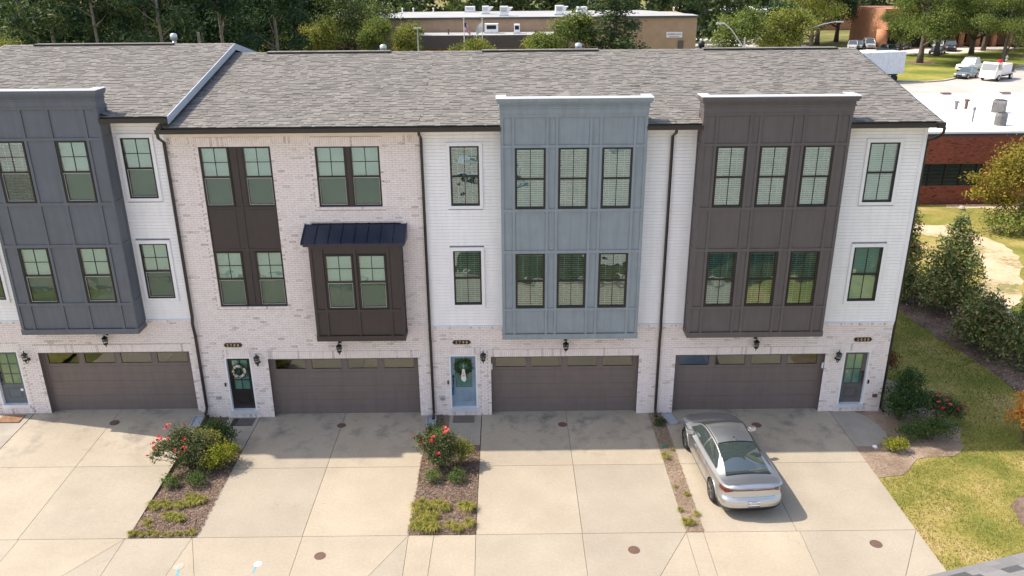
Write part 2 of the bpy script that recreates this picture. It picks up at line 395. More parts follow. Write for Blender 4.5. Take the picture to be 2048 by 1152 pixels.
M['leaf_shrub'] = leaf_mat('leaf_shrub', [(0, (.022, .050, .016)), (.5, (.055, .105, .028)), (1, (.14, .18, .05))], .3)
M['leaf_red'] = leaf_mat('leaf_red', [(0, (.10, .012, .010)), (.5, (.20, .03, .02)), (1, (.10, .09, .03))], .3)
M['leaf_orange'] = leaf_mat('leaf_orange', [(0, (.42, .15, .05)), (.5, (.58, .28, .07)), (1, (.55, .38, .08))], .4)
M['grass'] = leaf_mat('grass_blade', [(0, (.46, .36, .17)), (.35, (.33, .28, .09)), (.65, (.195, .20, .045)), (1, (.085, .125, .025))], .3)
M['grass_tuft'] = leaf_mat('tuft_blade', [(0, (.48, .37, .13)), (.5, (.27, .26, .05)), (1, (.10, .16, .03))], .3)
M['chip'] = tone_mat('mulch_chip', [(0, (.06, .035, .025)), (.5, (.18, .125, .095)), (1, (.36, .28, .22))], .95, 20, .2)
M['petal'] = simple('red_petal', (.42, .010, .022), .5, var=.2, scale=30)
M['petal_pink'] = simple('pink_petal', (.60, .10, .09), .5, var=.2, scale=30)
M['petal_cream'] = simple('cream_petal', (.78, .70, .62), .6, var=.12, scale=30)
M['straw_chip'] = tone_mat('straw_chip', [(0, (.14, .10, .075)), (.5, (.27, .21, .155)), (1, (.43, .36, .28))], .95, 20, .2)
M['bark_dark'] = simple('dark_bark', (.11, .088, .072), .95, var=.3, scale=5, bscale=18, bstr=.8)
# ------------------------------------------------------------------ the row of townhouses
RNG = np.random.default_rng(7)
RIDGE_Y, SLOPE = 6.45, 0.2072
def roof_z(y, dz): return 9.86+dz+SLOPE*(y+.5)
def cut_spans(x0, x1, z0, z1, holes):
    """spans of [x0,x1] left free by the holes that touch the strip z0..z1"""
    sp = [(x0, x1)]
    for hx0, hx1, hz0, hz1 in holes:
        if hz1 <= z0+.004 or hz0 >= z1-.004: continue
        out = []
        for a, b in sp:
            if hx1 <= a or hx0 >= b: out.append((a, b)); continue
            if hx0 > a: out.append((a, hx0))
            if hx1 < b: out.append((hx1, b))
        sp = out
    return sp
def wall_mesh(mb, x0, x1, z0, z1, holes, y, depth=.0, mi=0):
    xs = sorted({x0, x1, *[max(x0, min(x1, h[i])) for h in holes for i in (0, 1)]})
    zs = sorted({z0, z1, *[max(z0, min(z1, h[i])) for h in holes for i in (2, 3)]})
    for a, b in zip(xs, xs[1:]):
        for c, d in zip(zs, zs[1:]):
            cx, cz = (a+b)/2, (c+d)/2
            if any(h[0] < cx < h[1] and h[2] < cz < h[3] for h in holes): continue
            mb.quad((a, y, c), (b, y, c), (b, y, d), (a, y, d), mi)
    if depth:
        for a, b, c, d in holes:
            c = max(c, z0); d = min(d, z1)
            mb.quad((a, y, c), (a, y+depth, c), (a, y+depth, d), (a, y, d), mi)
            mb.quad((b, y+depth, c), (b, y, c), (b, y, d), (b, y+depth, d), mi)
            mb.quad((a, y, d), (a, y+depth, d), (b, y+depth, d), (b, y, d), mi)
            mb.quad((a, y+depth, c), (a, y, c), (b, y, c), (b, y+depth, c), mi)

BL, BH, CH = .1935, .0572, .0677       # brick length, height, course
def brick_tone(x, z, hot=0.0):
    cl = math.sin(x*1.9+math.sin(z*2.3)*2)*math.sin(z*3.1+x*.7)
    if RNG.random() < .085+.15*max(0, cl)+hot: return float(RNG.uniform(.35, .85))
    return float(np.clip(RNG.normal(.2, .16), 0, .6))
def running_bond(x0, x1, z0, z1, holes, yb=0.0, hot=0.0):
    out = []; n = int(round((z1-z0)/CH)); ch = (z1-z0)/n
    for i in range(n):
        za = z0+i*ch; zb = za+ch-.0105
        off = (.1017 if i % 2 else 0)+.0
        for a, b in cut_spans(x0, x1, za, zb, holes):
            k = math.floor((a-x0+off)/(BL+.010))-1
            while True:
                p = x0-off+k*(BL+.010); q = p+BL; k += 1
                if p >= b: break
                p2, q2 = max(p, a), min(q, b)
                if q2-p2 < .035: continue
                full = (q2-p2 > BL-.002)
                out.append((p2, q2, za, zb, yb+float(RNG.uniform(-.0025, .0025)), brick_tone(p2, za, hot), full))
    return out
def soldiers(x0, x1, z0, z1, y, hot=0.05):
    n = max(1, int(round((x1-x0)/CH))); w = (x1-x0)/n
    return [(x0+i*w+.004, x0+(i+1)*w-.004, z0, z1, y+float(RNG.uniform(-.003, .003)), brick_tone(x0+i*w, z0, hot), False) for i in range(n)]
def headers(x0, x1, z0, z1, y, hot=.3):
    n = max(1, int(round((z1-z0)/CH))); w = (z1-z0)/n
    return [(x0, x1, z0+i*w+.004, z0+(i+1)*w-.005, y+float(RNG.uniform(-.003, .003)), brick_tone(x0, z0+i*w, hot), False) for i in range(n)]
_bm = {}
def brick_mesh(tone):
    k = int(tone*19)
    if k not in _bm: _bm[k] = MB().box(0, BL, 0, .03, 0, BH, tone=k/19.0, skip='k').mesh('brick', M['brick'], tones=True)
    return _bm[k]
def lay_bricks(root, wall, bricks, n_single=300):
    full = [b for b in bricks if b[6]]
    full.sort(key=lambda b: (b[0]-0)**2+(b[2]-CAM_H)**2)
    single = full[:n_single]; ids = {id(b) for b in single}
    for b in single: put(brick_mesh(b[5]), 'brick', wall, (b[0], b[4], b[2]))
    mb = MB()
    for b in bricks:
        if id(b) in ids: continue
        mb.box(b[0], b[1], b[4], .03, b[2], b[3], tone=b[5], skip='k')
    o = mb.build('brickwork', M['brick'], wall, tones=True, kind='stuff')

def shingle_roof(root, x0, x1, dz, gaps, n_single=300, y_end=RIDGE_Y):
    """front slope of one house with its courses of shingles, and a plain rear slope"""
    deck = MB()
    yb = RIDGE_Y*2+.5
    za, zr = roof_z(-.5, dz), roof_z(RIDGE_Y, dz)
    deck.quad((x0, -.5, za), (x1, -.5, za), (x1, RIDGE_Y, zr), (x0, RIDGE_Y, zr))
    deck.quad((x0, RIDGE_Y, zr), (x1, RIDGE_Y, zr), (x1, yb, za), (x0, yb, za))
    deck.quad((x0, -.5, za-.12), (x0, RIDGE_Y, zr-.12), (x1, RIDGE_Y, zr-.12), (x1, -.5, za-.12))
    deck.quad((x0, -.5, za-.12), (x1, -.5, za-.12), (x1, -.5, za), (x0, -.5, za))
    roof = deck.build('roof', M['shingle'], root, tones=True)
    ang = math.atan(SLOPE); L = (RIDGE_Y+.5)/math.cos(ang); ex = .1435
    cu, su = math.cos(ang), math.sin(ang)
    tabs = []
    nc = int(L/ex)+1
    for i in range(nc):
        s0 = i*ex; s1 = min(s0+ex+.02, L)
        if s0 >= L: break
        x = x0-float(RNG.uniform(0, .3))
        while x < x1:
            w = float(RNG.choice([.11, .15, .19, .24, .3])); a, b = max(x, x0), min(x+w-.004, x1); x += w
            if b-a < .03: continue
            yc = -.5+(s0+s1)/2*cu
            if any(g0 < (a+b)/2 < g1 and yc < gy for g0, g1, gy in gaps): continue
            t = float(np.clip(RNG.normal(.52, .15), 0, 1)); th = .004 if RNG.random() < .5 else .015
            tabs.append((a, b, s0, s1, th, t))
    def tab(mb, a, b, s0, s1, th, t):
        P = lambda x, s, h: (x, -.5+s*cu-h*su, roof_z(-.5, dz)+s*su+h*cu)
        mb.add([P(a, s0, 0), P(b, s0, 0), P(b, s1, 0), P(a, s1, 0), P(a, s0, th+.006), P(b, s0, th+.006), P(b, s1, th*.3+.002), P(a, s1, th*.3+.002)],
               [(4, 5, 6, 7), (0, 1, 5, 4), (1, 2, 6, 5), (3, 0, 4, 7)], 0, t)
    tabs.sort(key=lambda t: (max(-2.0, min(2.0, (t[0]+t[1])/2))-(t[0]+t[1])/2)**2*.02+t[2]-(t[1]-t[0])*9)
    for t in tabs[:n_single]:
        mb = MB(); tab(mb, *t); mb.build('shingle', M['shingle'], roof, tones=True)
    mb = MB()
    for t in tabs[n_single:]: tab(mb, *t)
    mb.build('shingles', M['shingle'], roof, tones=True, kind='stuff')
    # ridge caps
    mb = MB(); x = x0
    while x < x1:
        b = min(x+.29, x1); t = float(RNG.uniform(.3, .8))
        mb.add([(x, RIDGE_Y-.15, zr-.03+.022), (b, RIDGE_Y-.15, zr-.03+.012), (b, RIDGE_Y, zr+.022), (x, RIDGE_Y, zr+.032), (b, RIDGE_Y+.15, zr-.018), (x, RIDGE_Y+.15, zr-.008)],
               [(0, 1, 2, 3), (3, 2, 4, 5)], 0, t); x = b
    mb.build('ridge_caps', M['shingle'], roof, tones=True, kind='stuff')
    return roof

# windows: cached meshes, local origin at the lower left corner, face at y = 0, looking to -y
_wm = {}
def win_meshes(w, h, style, tilt):
    k = (round(w, 2), round(h, 2), style, tilt)
    if k in _wm: return _wm[k]
    f = .052; fr = MB(); hm = h*.5
    fr.box(0, w, -.015, .07, 0, f); fr.box(0, w, -.015, .07, h-f*.8, h)
    fr.box(0, f, -.013, .07, f, h-f*.8); fr.box(w-f, w, -.013, .07, f, h-f*.8)
    fr.box(f, w-f, .0, .07, hm-.028, hm+.028)
    iw = w-2*f; up0, up1 = hm+.028, h-f*.8; lo0, lo1 = f, hm-.028
    mu = MB(); panes = []
    def lites(z0, z1, nx, nz, y):
        for i in range(nx):
            for j in range(nz):
                panes.append((f+iw*i/nx, f+iw*(i+1)/nx, z0+(z1-z0)*j/nz, z0+(z1-z0)*(j+1)/nz, y))
        for i in range(1, nx): mu.box(f+iw*i/nx-.010, f+iw*i/nx+.010, y-.012, y+.012, z0, z1)
        for j in range(1, nz): mu.box(f, w-f, y-.0115, y+.0115, z0+(z1-z0)*j/nz-.010, z0+(z1-z0)*j/nz+.010)
    if style == 'a': lites(up0, up1, 2, 2, .022); lites(lo0, lo1, 1, 1, .042)
    else: lites(up0, up1, 2, 1, .022); lites(lo0, lo1, 2, 1, .042)
    pm = {}
    for p in panes:
        pm[(round(p[1]-p[0], 3), round(p[3]-p[2], 3))] = MB().box(.002, p[1]-p[0]-.002, 0, .004, .002, p[3]-p[2]-.002).mesh('pane', M['glass'])
    bl = MB(); z = f+.02; sp = .047 if style == 'a' else .066
    hw = .025 if style == 'a' else .030; c, s = math.cos(tilt)*hw, math.sin(tilt)*hw
    while z < h-.06:
        y = .125+.004*math.sin(z*9)
        bl.quad((f, y-c, z-s), (w-f, y-c, z-s), (w-f, y+c, z+s), (f, y+c, z+s)); z += sp
    bl.box(f, w-f, .10, .15, h-.10, h-.05)
    for fx in (.22, .78): bl.box(f+iw*fx-.006, f+iw*fx+.006, .096, .098, f, h-.1)
    box = MB(); box.quad((0, .4, 0), (w, .4, 0), (w, .4, h), (0, .4, h)); box.quad((0, .07, 0), (0, .4, 0), (0, .4, h), (0, .07, h))
    box.quad((w, .4, 0), (w, .07, 0), (w, .07, h), (w, .4, h)); box.quad((0, .07, 0), (w, .07, 0), (w, .4, 0), (0, .4, 0)); box.quad((0, .07, h), (0, .4, h), (w, .4, h), (w, .07, h))
    scr = None
    if style == 'a':
        scr = MB(); scr.box(f+.006, w-f-.006, .012, .013, lo0+.006, lo1-.004, 0)
        e = .012
        for q in ((f, f+e, lo0, lo1), (w-f-e, w-f, lo0, lo1)): scr.box(q[0]+.001, q[1]-.001, .004, .016, q[2]+e, q[3]-e, 1)
        scr.box(f, w-f, .003, .017, lo0, lo0+e, 1); scr.box(f, w-f, .003, .017, lo1-e, lo1, 1)
        scr = scr.mesh('insect_screen', [M['mesh'], M['screen_edge']])
    _wm[k] = (fr.mesh('window', M['bronze']), mu.mesh('glazing_bar', M['bronze']), panes, pm, bl.mesh('blind', M['blind']), box.mesh('window_recess', M['room']), scr)
    return _wm[k]
def window(root, x0, x1, z0, z1, y, style='a', tilt=1.05):
    w, h = round(x1-x0, 2), round(z1-z0, 2)
    fr, mu, panes, pm, bl, box, scr = win_meshes(w, h, style, tilt)
    o = put(fr, 'window', root, (x0, y, z0)); W = Vector((x0, y, z0))
    for p in panes: put(pm[(round(p[1]-p[0], 3), round(p[3]-p[2], 3))], 'pane', o, W+Vector((p[0], p[4], p[2])))
    put(mu, 'glazing_bar', o, W); put(bl, 'blind', o, W); put(box, 'window_recess', o, W)
    if scr: put(scr, 'insect_screen', o, W)
    return o
def win_trim(root, x0, x1, z0, z1, y):
    t = .095; mb = MB()
    mb.box(x0-t, x1+t, y-.028, y+.03, z1, z1+t); mb.box(x0-t, x1+t, y-.028, y+.03, z0-t, z0)
    mb.box(x0-t, x0, y-.026, y+.03, z0, z1); mb.box(x1, x1+t, y-.026, y+.03, z0, z1)
    mb.box(x0-t-.012, x1+t+.012, y-.036, y+.02, z1+t, z1+t+.02)
    mb.build('window_trim', M['white_trim'], root)

def clad_bay(root, x0, x1, z0, z1, y, ybk, rails, stiles, wins, mat, bot=.18, name='bay'):
    """projecting bay: carcass, panels, battens and rails; stiles = list of (x0,x1) full height; rails = list of (z0,z1)"""
    holes = [(a, b, c, d) for a, b, c, d in wins]
    mb = MB()
    wall_mesh(mb, x0, x1, z0, z1, holes, y+.026, .09)
    mb.quad((x0, ybk, z0), (x0, y+.022, z0), (x0, y+.022, z1), (x0, ybk, z1))
    mb.quad((x1, y+.022, z0), (x1, ybk, z0), (x1, ybk, z1), (x1, y+.022, z1))
    mb.quad((x0, y+.022, z0), (x0, ybk, z0), (x1, ybk, z0), (x1, y+.022, z0))
    bay = mb.build(name, M[mat], root)
    # panels: the cells between stiles and rails that hold no window
    xs = sorted(stiles); zs = sorted(rails)
    for (sa, sb), (ta, tb) in zip(xs, xs[1:]):
        for (ra, rb), (qa, qb) in zip(zs, zs[1:]):
            a, b, c, d = sb, ta, rb, qa
            if any(h[0] < (a+b)/2 < h[1] and h[2] < (c+d)/2 < h[3] for h in holes): continue
            MB().box(a+.003, b-.003, y+.018, y+.026, c+.003, d-.003, skip='k').build('panel', M[mat], bay)
    for a, b in xs:
        for (ra, rb), (qa, qb) in zip(zs, zs[1:]):
            if any(h[0]-.02 < (a+b)/2 < h[1]+.02 and h[2] < (rb+qa)/2 < h[3] for h in holes): continue
            MB().box(a, b, y-.012, y+.026, rb, qa, skip='k').build('batten', M[mat], bay)
    for a, b in zs: MB().box(x0, x1, y-.016, y+.026, a, b, skip='k').build('rail', M[mat], bay)
    MB().box(x0-.03, x1+.03, y-.035, ybk, z0, z0+bot).build('skirt_board', M[mat], bay)
    for xx, s in ((x0, -1), (x1, 1)):       # side panels
        mb = MB()
        mb.box(min(xx, xx+s*.02), max(xx, xx+s*.02), y-.004, y+.10, z0+bot, z1)
        mb.box(min(xx, xx+s*.02), max(xx, xx+s*.02), ybk-.10, ybk-.005, z0+bot, z1)
        for a, b in zs:
            if a > z0+bot: mb.box(min(xx, xx+s*.018), max(xx, xx+s*.018), y+.10, ybk-.10, a, b)
        mb.build('corner_board', M[mat], bay)
    return bay
def parapet(root, x0, x1, y, mat, dz):
    b = MB(); z = dz; yk = y+.14
    for a, c, d, e in ((.03, .035, 10.19, 10.36), (.06, .06, 10.36, 10.40), (.04, .045, 10.40, 10.49), (.09, .11, 10.49, 10.55), (.12, .15, 10.55, 10.64)):
        b.box(x0-a, x1+a, y-c, yk, d+z, e+z)
        for s in (0, 1):      # short returns at both ends
            xa, xb = (x0-a, x0+.14) if s == 0 else (x1-.14, x1+a)
            b.box(xa, xb, yk, y+.52, d+z, e+z)
    b.box(x0, x1, y+.03, yk-.004, 9.9+z, 10.19+z)
    p = b.build('parapet', M[mat], root)
    c = MB(); c.box(x0-.135, x1+.135, y-.165, yk+.01, 10.64+z, 10.662+z)
    c.box(x0-.135, x0+.16, yk+.01, y+.54, 10.64+z, 10.660+z); c.box(x1-.16, x1+.135, yk+.01, y+.54, 10.64+z, 10.660+z)
    c.build('parapet_cap', M['cap'], p)
    xm = (x0+x1)/2; q = MB(); zt = 10.46+z      # cricket shedding water behind the parapet
    q.add([(xm, yk, zt), (xm, 2.3, zt+.0), (xm-2.1, yk, roof_z(yk, dz)+.02), (xm+2.1, yk, roof_z(yk, dz)+.02)], [(0, 2, 1), (0, 1, 3)], 0, .5)
    q.build('cricket', M['shingle'], p, tones=True)

def lap_siding(root, x0, x1, z0, z1, holes, y=.03):
    mb = MB(); wall_mesh(mb, x0, x1, z0, z1, holes, y+.045, .03)
    w = mb.build('siding_wall', M['lap_shade'], root)
    n = int(round((z1-z0)/.1055)); h = (z1-z0)/n
    for i in range(n):
        a, b = z0+i*h, z0+(i+1)*h
        for p, q in cut_spans(x0, x1, a, b, holes):
            if q-p < .03: continue
            m = MB()
            g = .0036  # gap opened between boards to draw the lap's shade line
            m.add([(p, y-.012, a+g), (q, y-.012, a+g), (q, y-.004, b-g), (p, y-.004, b-g), (p, y+.05, a+g), (q, y+.05, a+g), (q, y+.05, b-g), (p, y+.05, b-g)], [(0, 1, 2, 3), (4, 5, 1, 0), (3, 2, 6, 7)])
            m.build('siding_board', M['siding'], w)

def garage_door(root, x0, x1, z0, z1, y, ww):
    mb = MB(); wood = M['garage']
    mb.box(x0, x1, y+.03, y+.07, z0, z1)
    g = mb.build('garage_door', wood, root)
    t = MB(); t.box(x0, x0+.06, y-.02, y+.03, z0, z1); t.box(x1-.06, x1, y-.02, y+.03, z0, z1); t.box(x0+.06, x1-.06, y-.02, y+.03, z1-.05, z1)
    t.build('door_stop', wood, g)
    h = (z1-z0-.05)/4; a0, a1 = x0+.06, x1-.06
    for i in range(4):
        c, d = z0+i*h, z0+(i+1)*h-.006
        m = MB()
        if i < 3:
            m.box(a0, a1, y+.006, y+.03, c, d)
            m.box(a0, a1, y+.001, y+.006, c+h*.5-.008, c+h*.5+.002)
        else:
            n = 4; pw = (a1-a0)/n; hs = []
            for k in range(n):
                cx = a0+pw*(k+.5); hs.append((cx-ww/2, cx+ww/2, c+.11, d-.07))
            wall_mesh(m, a0, a1, c, d, hs, y+.006, .03)
            for q in hs:
                MB().box(q[0], q[1], y+.022, y+.026, q[2], q[3]).build('pane', M['glass_garage'], g)
                MB().quad((q[0], y+.0295, q[2]), (q[1], y+.0295, q[2]), (q[1], y+.0295, q[3]), (q[0], y+.0295, q[3])).build('garage_interior', M['dark'], g)
                f = MB(); e = .022
                f.box(q[0]-e, q[1]+e, y-.006, y+.02, q[3], q[3]+e); f.box(q[0]-e, q[1]+e, y-.006, y+.02, q[2]-e, q[2])
                f.box(q[0]-e, q[0], y-.005, y+.02, q[2], q[3]); f.box(q[1], q[1]+e, y-.005, y+.02, q[2], q[3])
                f.build('pane_frame', wood, g)
        m.build('door_section', wood, g)

def entry_door(root, x0, x1, z0, z1, y, mat, lites, handle_side, blind_tilt=.9):
    w, h = x1-x0, z1-z0
    gx0, gx1, gz0, gz1 = x0+.13, x1-.13, z0+h*.37, z1-.12
    mb = MB(); wall_mesh(mb, x0, x1, z0, z1, [(gx0, gx1, gz0, gz1)], y, .04)
    pz0, pz1 = z0+.18, gz0-.14
    for e, yy in ((0, -.006), (.035, -.010)):
        a, b, c, d = x0+.17+e, x1-.17-e, pz0+e, pz1-e
        for q in ((a, b, c, c+.015), (a, b, d-.015, d), (a, a+.015, c+.015, d-.015), (b-.015, b, c+.015, d-.015)): mb.box(q[0], q[1], y+yy, y, q[2], q[3])
    d = mb.build('entry_door', M[mat], root)
    nx, nz = lites
    for i in range(nx):
        for j in range(nz):
            MB().box(gx0+(gx1-gx0)*i/nx, gx0+(gx1-gx0)*(i+1)/nx, y+.014, y+.018, gz0+(gz1-gz0)*j/nz, gz0+(gz1-gz0)*(j+1)/nz).build('pane', M['glass'], d)
    b = MB()
    for i in range(1, nx): b.box(gx0+(gx1-gx0)*i/nx-.012, gx0+(gx1-gx0)*i/nx+.012, y-.004, y+.024, gz0, gz1)
    for j in range(1, nz): b.box(gx0, gx1, y-.003, y+.023, gz0+(gz1-gz0)*j/nz-.012, gz0+(gz1-gz0)*j/nz+.012)
    if b.v: b.build('glazing_bar', M[mat], d)
    bl = MB(); z = gz0+.02; c, s = math.cos(blind_tilt)*.022, math.sin(blind_tilt)*.022
    while z < gz1: bl.quad((gx0, y+.06-c, z-s), (gx1, y+.06-c, z-s), (gx1, y+.06+c, z+s), (gx0, y+.06+c, z+s)); z += .042
    bl.build('blind', M['blind'], d)
    r = MB(); r.quad((gx0-.1, y+.3, gz0-.1), (gx1+.1, y+.3, gz0-.1), (gx1+.1, y+.3, gz1+.1), (gx0-.1, y+.3, gz1+.1)); r.build('hallway', M['room'], d)
    hx = x0+.07 if handle_side < 0 else x1-.07
    k = MB(); k.box(hx-.028, hx+.028, y-.03, y, z0+h*.56, z0+h*.56+.10); k.build('keypad_lock', M['black'], d)
    k = MB(); k.box(hx-.02, hx+.02, y-.012, y, z0+h*.42, z0+h*.50); k.tube([(hx, y-.01, z0+h*.49), (hx, y-.06, z0+h*.47), (hx, y-.06, z0+h*.38), (hx, y-.012, z0+h*.35)], .011, 6)
    k.lathe((hx, y-.055, z0+h*.53), [(.0, -.03), (.028, -.02), (.03, 0), (.012, .03)], 10, axis='y'); k.build('handle', M['black'], d)
    return d
def downspout(root, pts):
    o = MB().tube(pts, .048, 6).build('downspout', M['gutter'], root); return o
def gutter(root, x0, x1, dz, endcap=0):
    m = MB(); z0, z1 = 9.70+dz, 9.83+dz
    m.box(x0, x1, -.61, -.50, z0, z0+.012); m.box(x0, x1, -.625, -.61, z0, z1); m.box(x0, x1, -.64, -.61, z1-.02, z1); m.box(x0, x1, -.505, -.495, z0+.012, z1+.02)
    m.box(x0, x0+.01, -.61, -.505, z0+.012, z1-.02); m.box(x1-.01, x1, -.61, -.505, z0+.012, z1-.02)
    m.build('gutter', M['gutter'], root)
GZ = 2.17
SPEC = {
 'A': dict(x=(-17.65, -10.15), dz=.33, door=(-17.0, -16.06), garage=(-15.40, -10.47), bay=(-15.33, -11.70), mat='slate',
           swin=((-11.46, -10.59), (-16.85, -15.97)), doormat='dooralt', lites=(2, 3), hs=-1,
           label='leftmost townhouse with slate-grey two-window bay and tan garage door'),
 'B': dict(x=(-10.15, -2.54), dz=0.0, door=(-9.36, -8.48), garage=(-7.92, -2.99), bay=None, mat='brown',
           swin=(), doormat='doorblack', lites=(2, 3), hs=-1,
           label='whitewashed brick townhouse with dark brown box window and black front door'),
 'C': dict(x=(-2.54, 4.94), dz=0.0, door=(-1.97, -1.04), garage=(-.58, 4.30), bay=(-.16, 4.08), mat='blue',
           swin=((-1.71, -.83),), doormat='doorblue', lites=(1, 2), hs=-1,
           label='townhouse with pale blue-grey three-window bay and light blue front door'),
 'D': dict(x=(4.94, 12.55), dz=0.0, door=(11.09, 11.98), garage=(5.52, 10.47), bay=(5.71, 9.99), mat='taupe',
           swin=((10.89, 11.80),), doormat='doortaupe', lites=(2, 2), hs=1,
           label='right end townhouse with dark taupe three-window bay behind the parked sedan'),
}
HOUSE = {}
for key, S in SPEC.items():
    x0, x1 = S['x']; dz = S['dz']; bz = .24 if key == 'A' else 0.0
    root = empty('townhouse', ((x0+x1)/2, 0, 0), S['label'], 'townhouse', 'townhouses in the row')
    HOUSE[key] = root
    g0, g1 = S['garage']; d0, d1 = S['door']; gz1 = GZ+(.31 if key == 'A' else 0); dz0, dz1 = .28+dz*.9, 2.25+dz*.95
    top = 9.50 if key == 'B' else 3.205+dz
    zb = -.12 if key != 'A' else .1
    holes = [(g0, g1, -.5, gz1), (d0, d1, dz0-.13, dz1)]
    bricks = []; frames = []
    def frame(a, b, c, d, sold=.27, sill=False, fw=.10):
        """headers up both sides, soldiers on top"""
        frames.append((a-fw, b+fw, c, d+sold))
        bricks.extend(headers(a-fw, a-.004, c, d, -.002)); bricks.extend(headers(b+.004, b+fw, c, d, -.002))
        bricks.extend(soldiers(a-fw, b+fw, d+.003, d+sold-.006, -.004))
    frame(g0, g1, zb, gz1); frame(d0, d1, dz0-.13, dz1, .27)
    # rowlock step under the door
    frames.append((d0-.10, d1+.10, bz-.0, dz0-.13)); bricks.extend(soldiers(d0-.10, d1+.10, bz+.005, dz0-.135, -.03, .55))
    big = []
    if key == 'B':
        P1 = (-9.20, -7.06, 4.05, 9.20); P2 = (-5.74, -3.81, 7.32, 9.18)
        for p in (P1, P2):
            frame(p[0], p[1], p[2], p[3], .29)
            frames.append((p[0]-.1, p[1]+.1, p[2]-.085, p[2])); bricks.extend(soldiers(p[0]-.1, p[1]+.1, p[2]-.08, p[2]-.006, -.032, .1))
            holes.append(p)
        bb = (-6.05, -3.29, 3.07, 6.80); holes.append(bb); frames.append(bb)
        for a, b in ((x0, P1[0]-.1), (P1[1]+.1, P2[0]-.1), (P2[1]+.1, x1)):
            frames.append((a, b, 9.29, 9.50)); bricks.extend(soldiers(a, b, 9.295, 9.495, -.004, .08))
    mb = MB(); wall_mesh(mb, x0, x1, zb, top, [h for h in holes], .012, .0)
    wall = mb.build('brick_wall', M['mortar'], root)
    bricks += running_bond(x0+.002, x1-.002, zb, top, [h for h in holes]+frames, 0.0, .02)
    lay_bricks(root, wall, bricks)
    if key != 'B':      # ledge of rowlock bricks below the siding
        m = MB()
        for b in soldiers(x0, x1, top, top+.068, -.035, .25): m.box(b[0], b[1], b[4], .03, b[2], b[3], tone=b[5], skip='k')
        m.build('brick_ledge', M['brick'], wall, tones=True, kind='stuff')
        m = MB(); m.box(x0, x1, -.022, .03, top+.068, top+.095); m.build('drip_flashing', M['cap'], wall)
    # garage recess and door
    m = MB(); yj = .27
    m.quad((g0, .0, zb), (g0, yj, zb), (g0, yj, gz1), (g0, .0, gz1)); m.quad((g1, yj, zb), (g1, .0, zb), (g1, .0, gz1), (g1, yj, gz1))
    m.quad((g0, .0, gz1), (g0, yj, gz1), (g1, yj, gz1), (g1, .0, gz1))
    m.build('garage_jamb', M['garage'], root)
    garage_door(root, g0, g1, bz, gz1, .20, .98)
    # entry
    m = MB(); yd = .14
    m.box(d0, d0+.055, .0, yd, dz0, dz1); m.box(d1-.055, d1, .0, yd, dz0, dz1); m.box(d0+.055, d1-.055, .0, yd, dz1-.05, dz1)
    m.build('door_frame', M['white_trim'], root)
    m = MB(); m.box(d0, d1, -.05, yd+.05, dz0-.125, dz0); m.build('door_sill', M['cap'], root)
    entry_door(root, d0+.055, d1-.055, dz0, dz1-.05, .12, S['doormat'], S['lites'], S['hs'], .6 if key == 'A' else 1.0)
    # siding, windows, bay
    rails0 = [(10.10, 10.19), (9.21, 9.29), (7.27, 7.36), (5.955, 6.05), (4.055, 4.14)]
    zs = top+.095
    if key == 'B':
        m = MB(); m.box(x0, x1, -.035, .03, 9.50, 9.70); m.build('frieze_board', M['cream'], root)
        y = .045; P = P1; wl = [(-9.195, -8.325), (-7.925, -7.065)]
        m = MB(); wins = [(a, b, c, d) for a, b in wl for c, d in ((4.06, 5.89), (7.35, 9.19))]
        wall_mesh(m, P[0], P[1], P[2], P[3], wins, y+.012, .04)
        pan = m.build('window_surround', M['brown'], root)
        for a, b in wl: MB().box(a+.04, b-.02, y, y+.012, 5.99, 7.25).build('panel', M['brown'], pan)
        for a, b, c, d in ((-8.16, -8.09, 4.06, 9.19),): MB().box(a, b, y-.008, y+.012, c, d).build('batten', M['brown'], pan)
        for c, d in ((5.90, 5.985), (7.26, 7.34)):
            for a, b in ((P[0], -8.16), (-8.09, P[1])): MB().box(a, b, y-.004, y+.012, c, d).build('rail', M['brown'], pan)
        for w in wins: window(root, *w, y-.01, 'a', 1.25)
        wins = [(-5.735, -4.84, 7.33, 9.175), (-4.70, -3.815, 7.33, 9.175)]
        m = MB(); wall_mesh(m, *P2, wins, y+.0, .04); pan = m.build('window_surround', M['brown'], root)
        for w in wins: window(root, *w, y-.01, 'a', 1.25)
        # box bay with a standing-seam roof
        wins = [(-5.62, -4.75, 4.18, 5.97), (-4.61, -3.74, 4.18, 5.97)]
        clad_bay(root, -6.05, -3.29, 3.08, 6.30, -.6, .02, [(6.16, 6.30), (4.07, 4.16), (3.08, 3.26)],
                 [(-6.05, -5.98), (-5.73, -5.65), (-4.72, -4.64), (-3.71, -3.63), (-3.36, -3.29)], wins, 'brown', name='box_bay')
        for w in wins: window(root, *w, -.6, 'a', 1.25)
        m = MB(); m.box(-6.20, -3.14, -.72, .0, 6.27, 6.37); rb = m.build('canopy_board', M['brown'], root)
        n = 8; w = (6.24-3.10)/n; xs0 = -6.24
        mt = MB(); mt.quad((-6.24, -.76, 6.375), (-3.10, -.76, 6.375), (-3.10, .0, 6.76), (-6.24, .0, 6.76)); mt.quad((-6.24, -.76, 6.375), (-6.24, 0, 6.76), (-6.24, 0, 6.3), (-6.24, -.76, 6.35)); mt.quad((-3.10, -.76, 6.375), (-3.10, -.76, 6.35), (-3.10, 0, 6.3), (-3.10, 0, 6.76))
        cr = mt.build('metal_canopy', M['seam'], root)
        for i in range(n):
            a, b = xs0+i*w+.012, xs0+(i+1)*w-.012; q = MB()
            q.add([(a, -.77, 6.382), (b, -.77, 6.382), (b, .0, 6.772), (a, .0, 6.772), (a, -.77, 6.34), (b, -.77, 6.34)], [(0, 1, 2, 3), (4, 5, 1, 0)])
            q.build('roof_panel', M['seam'], cr)
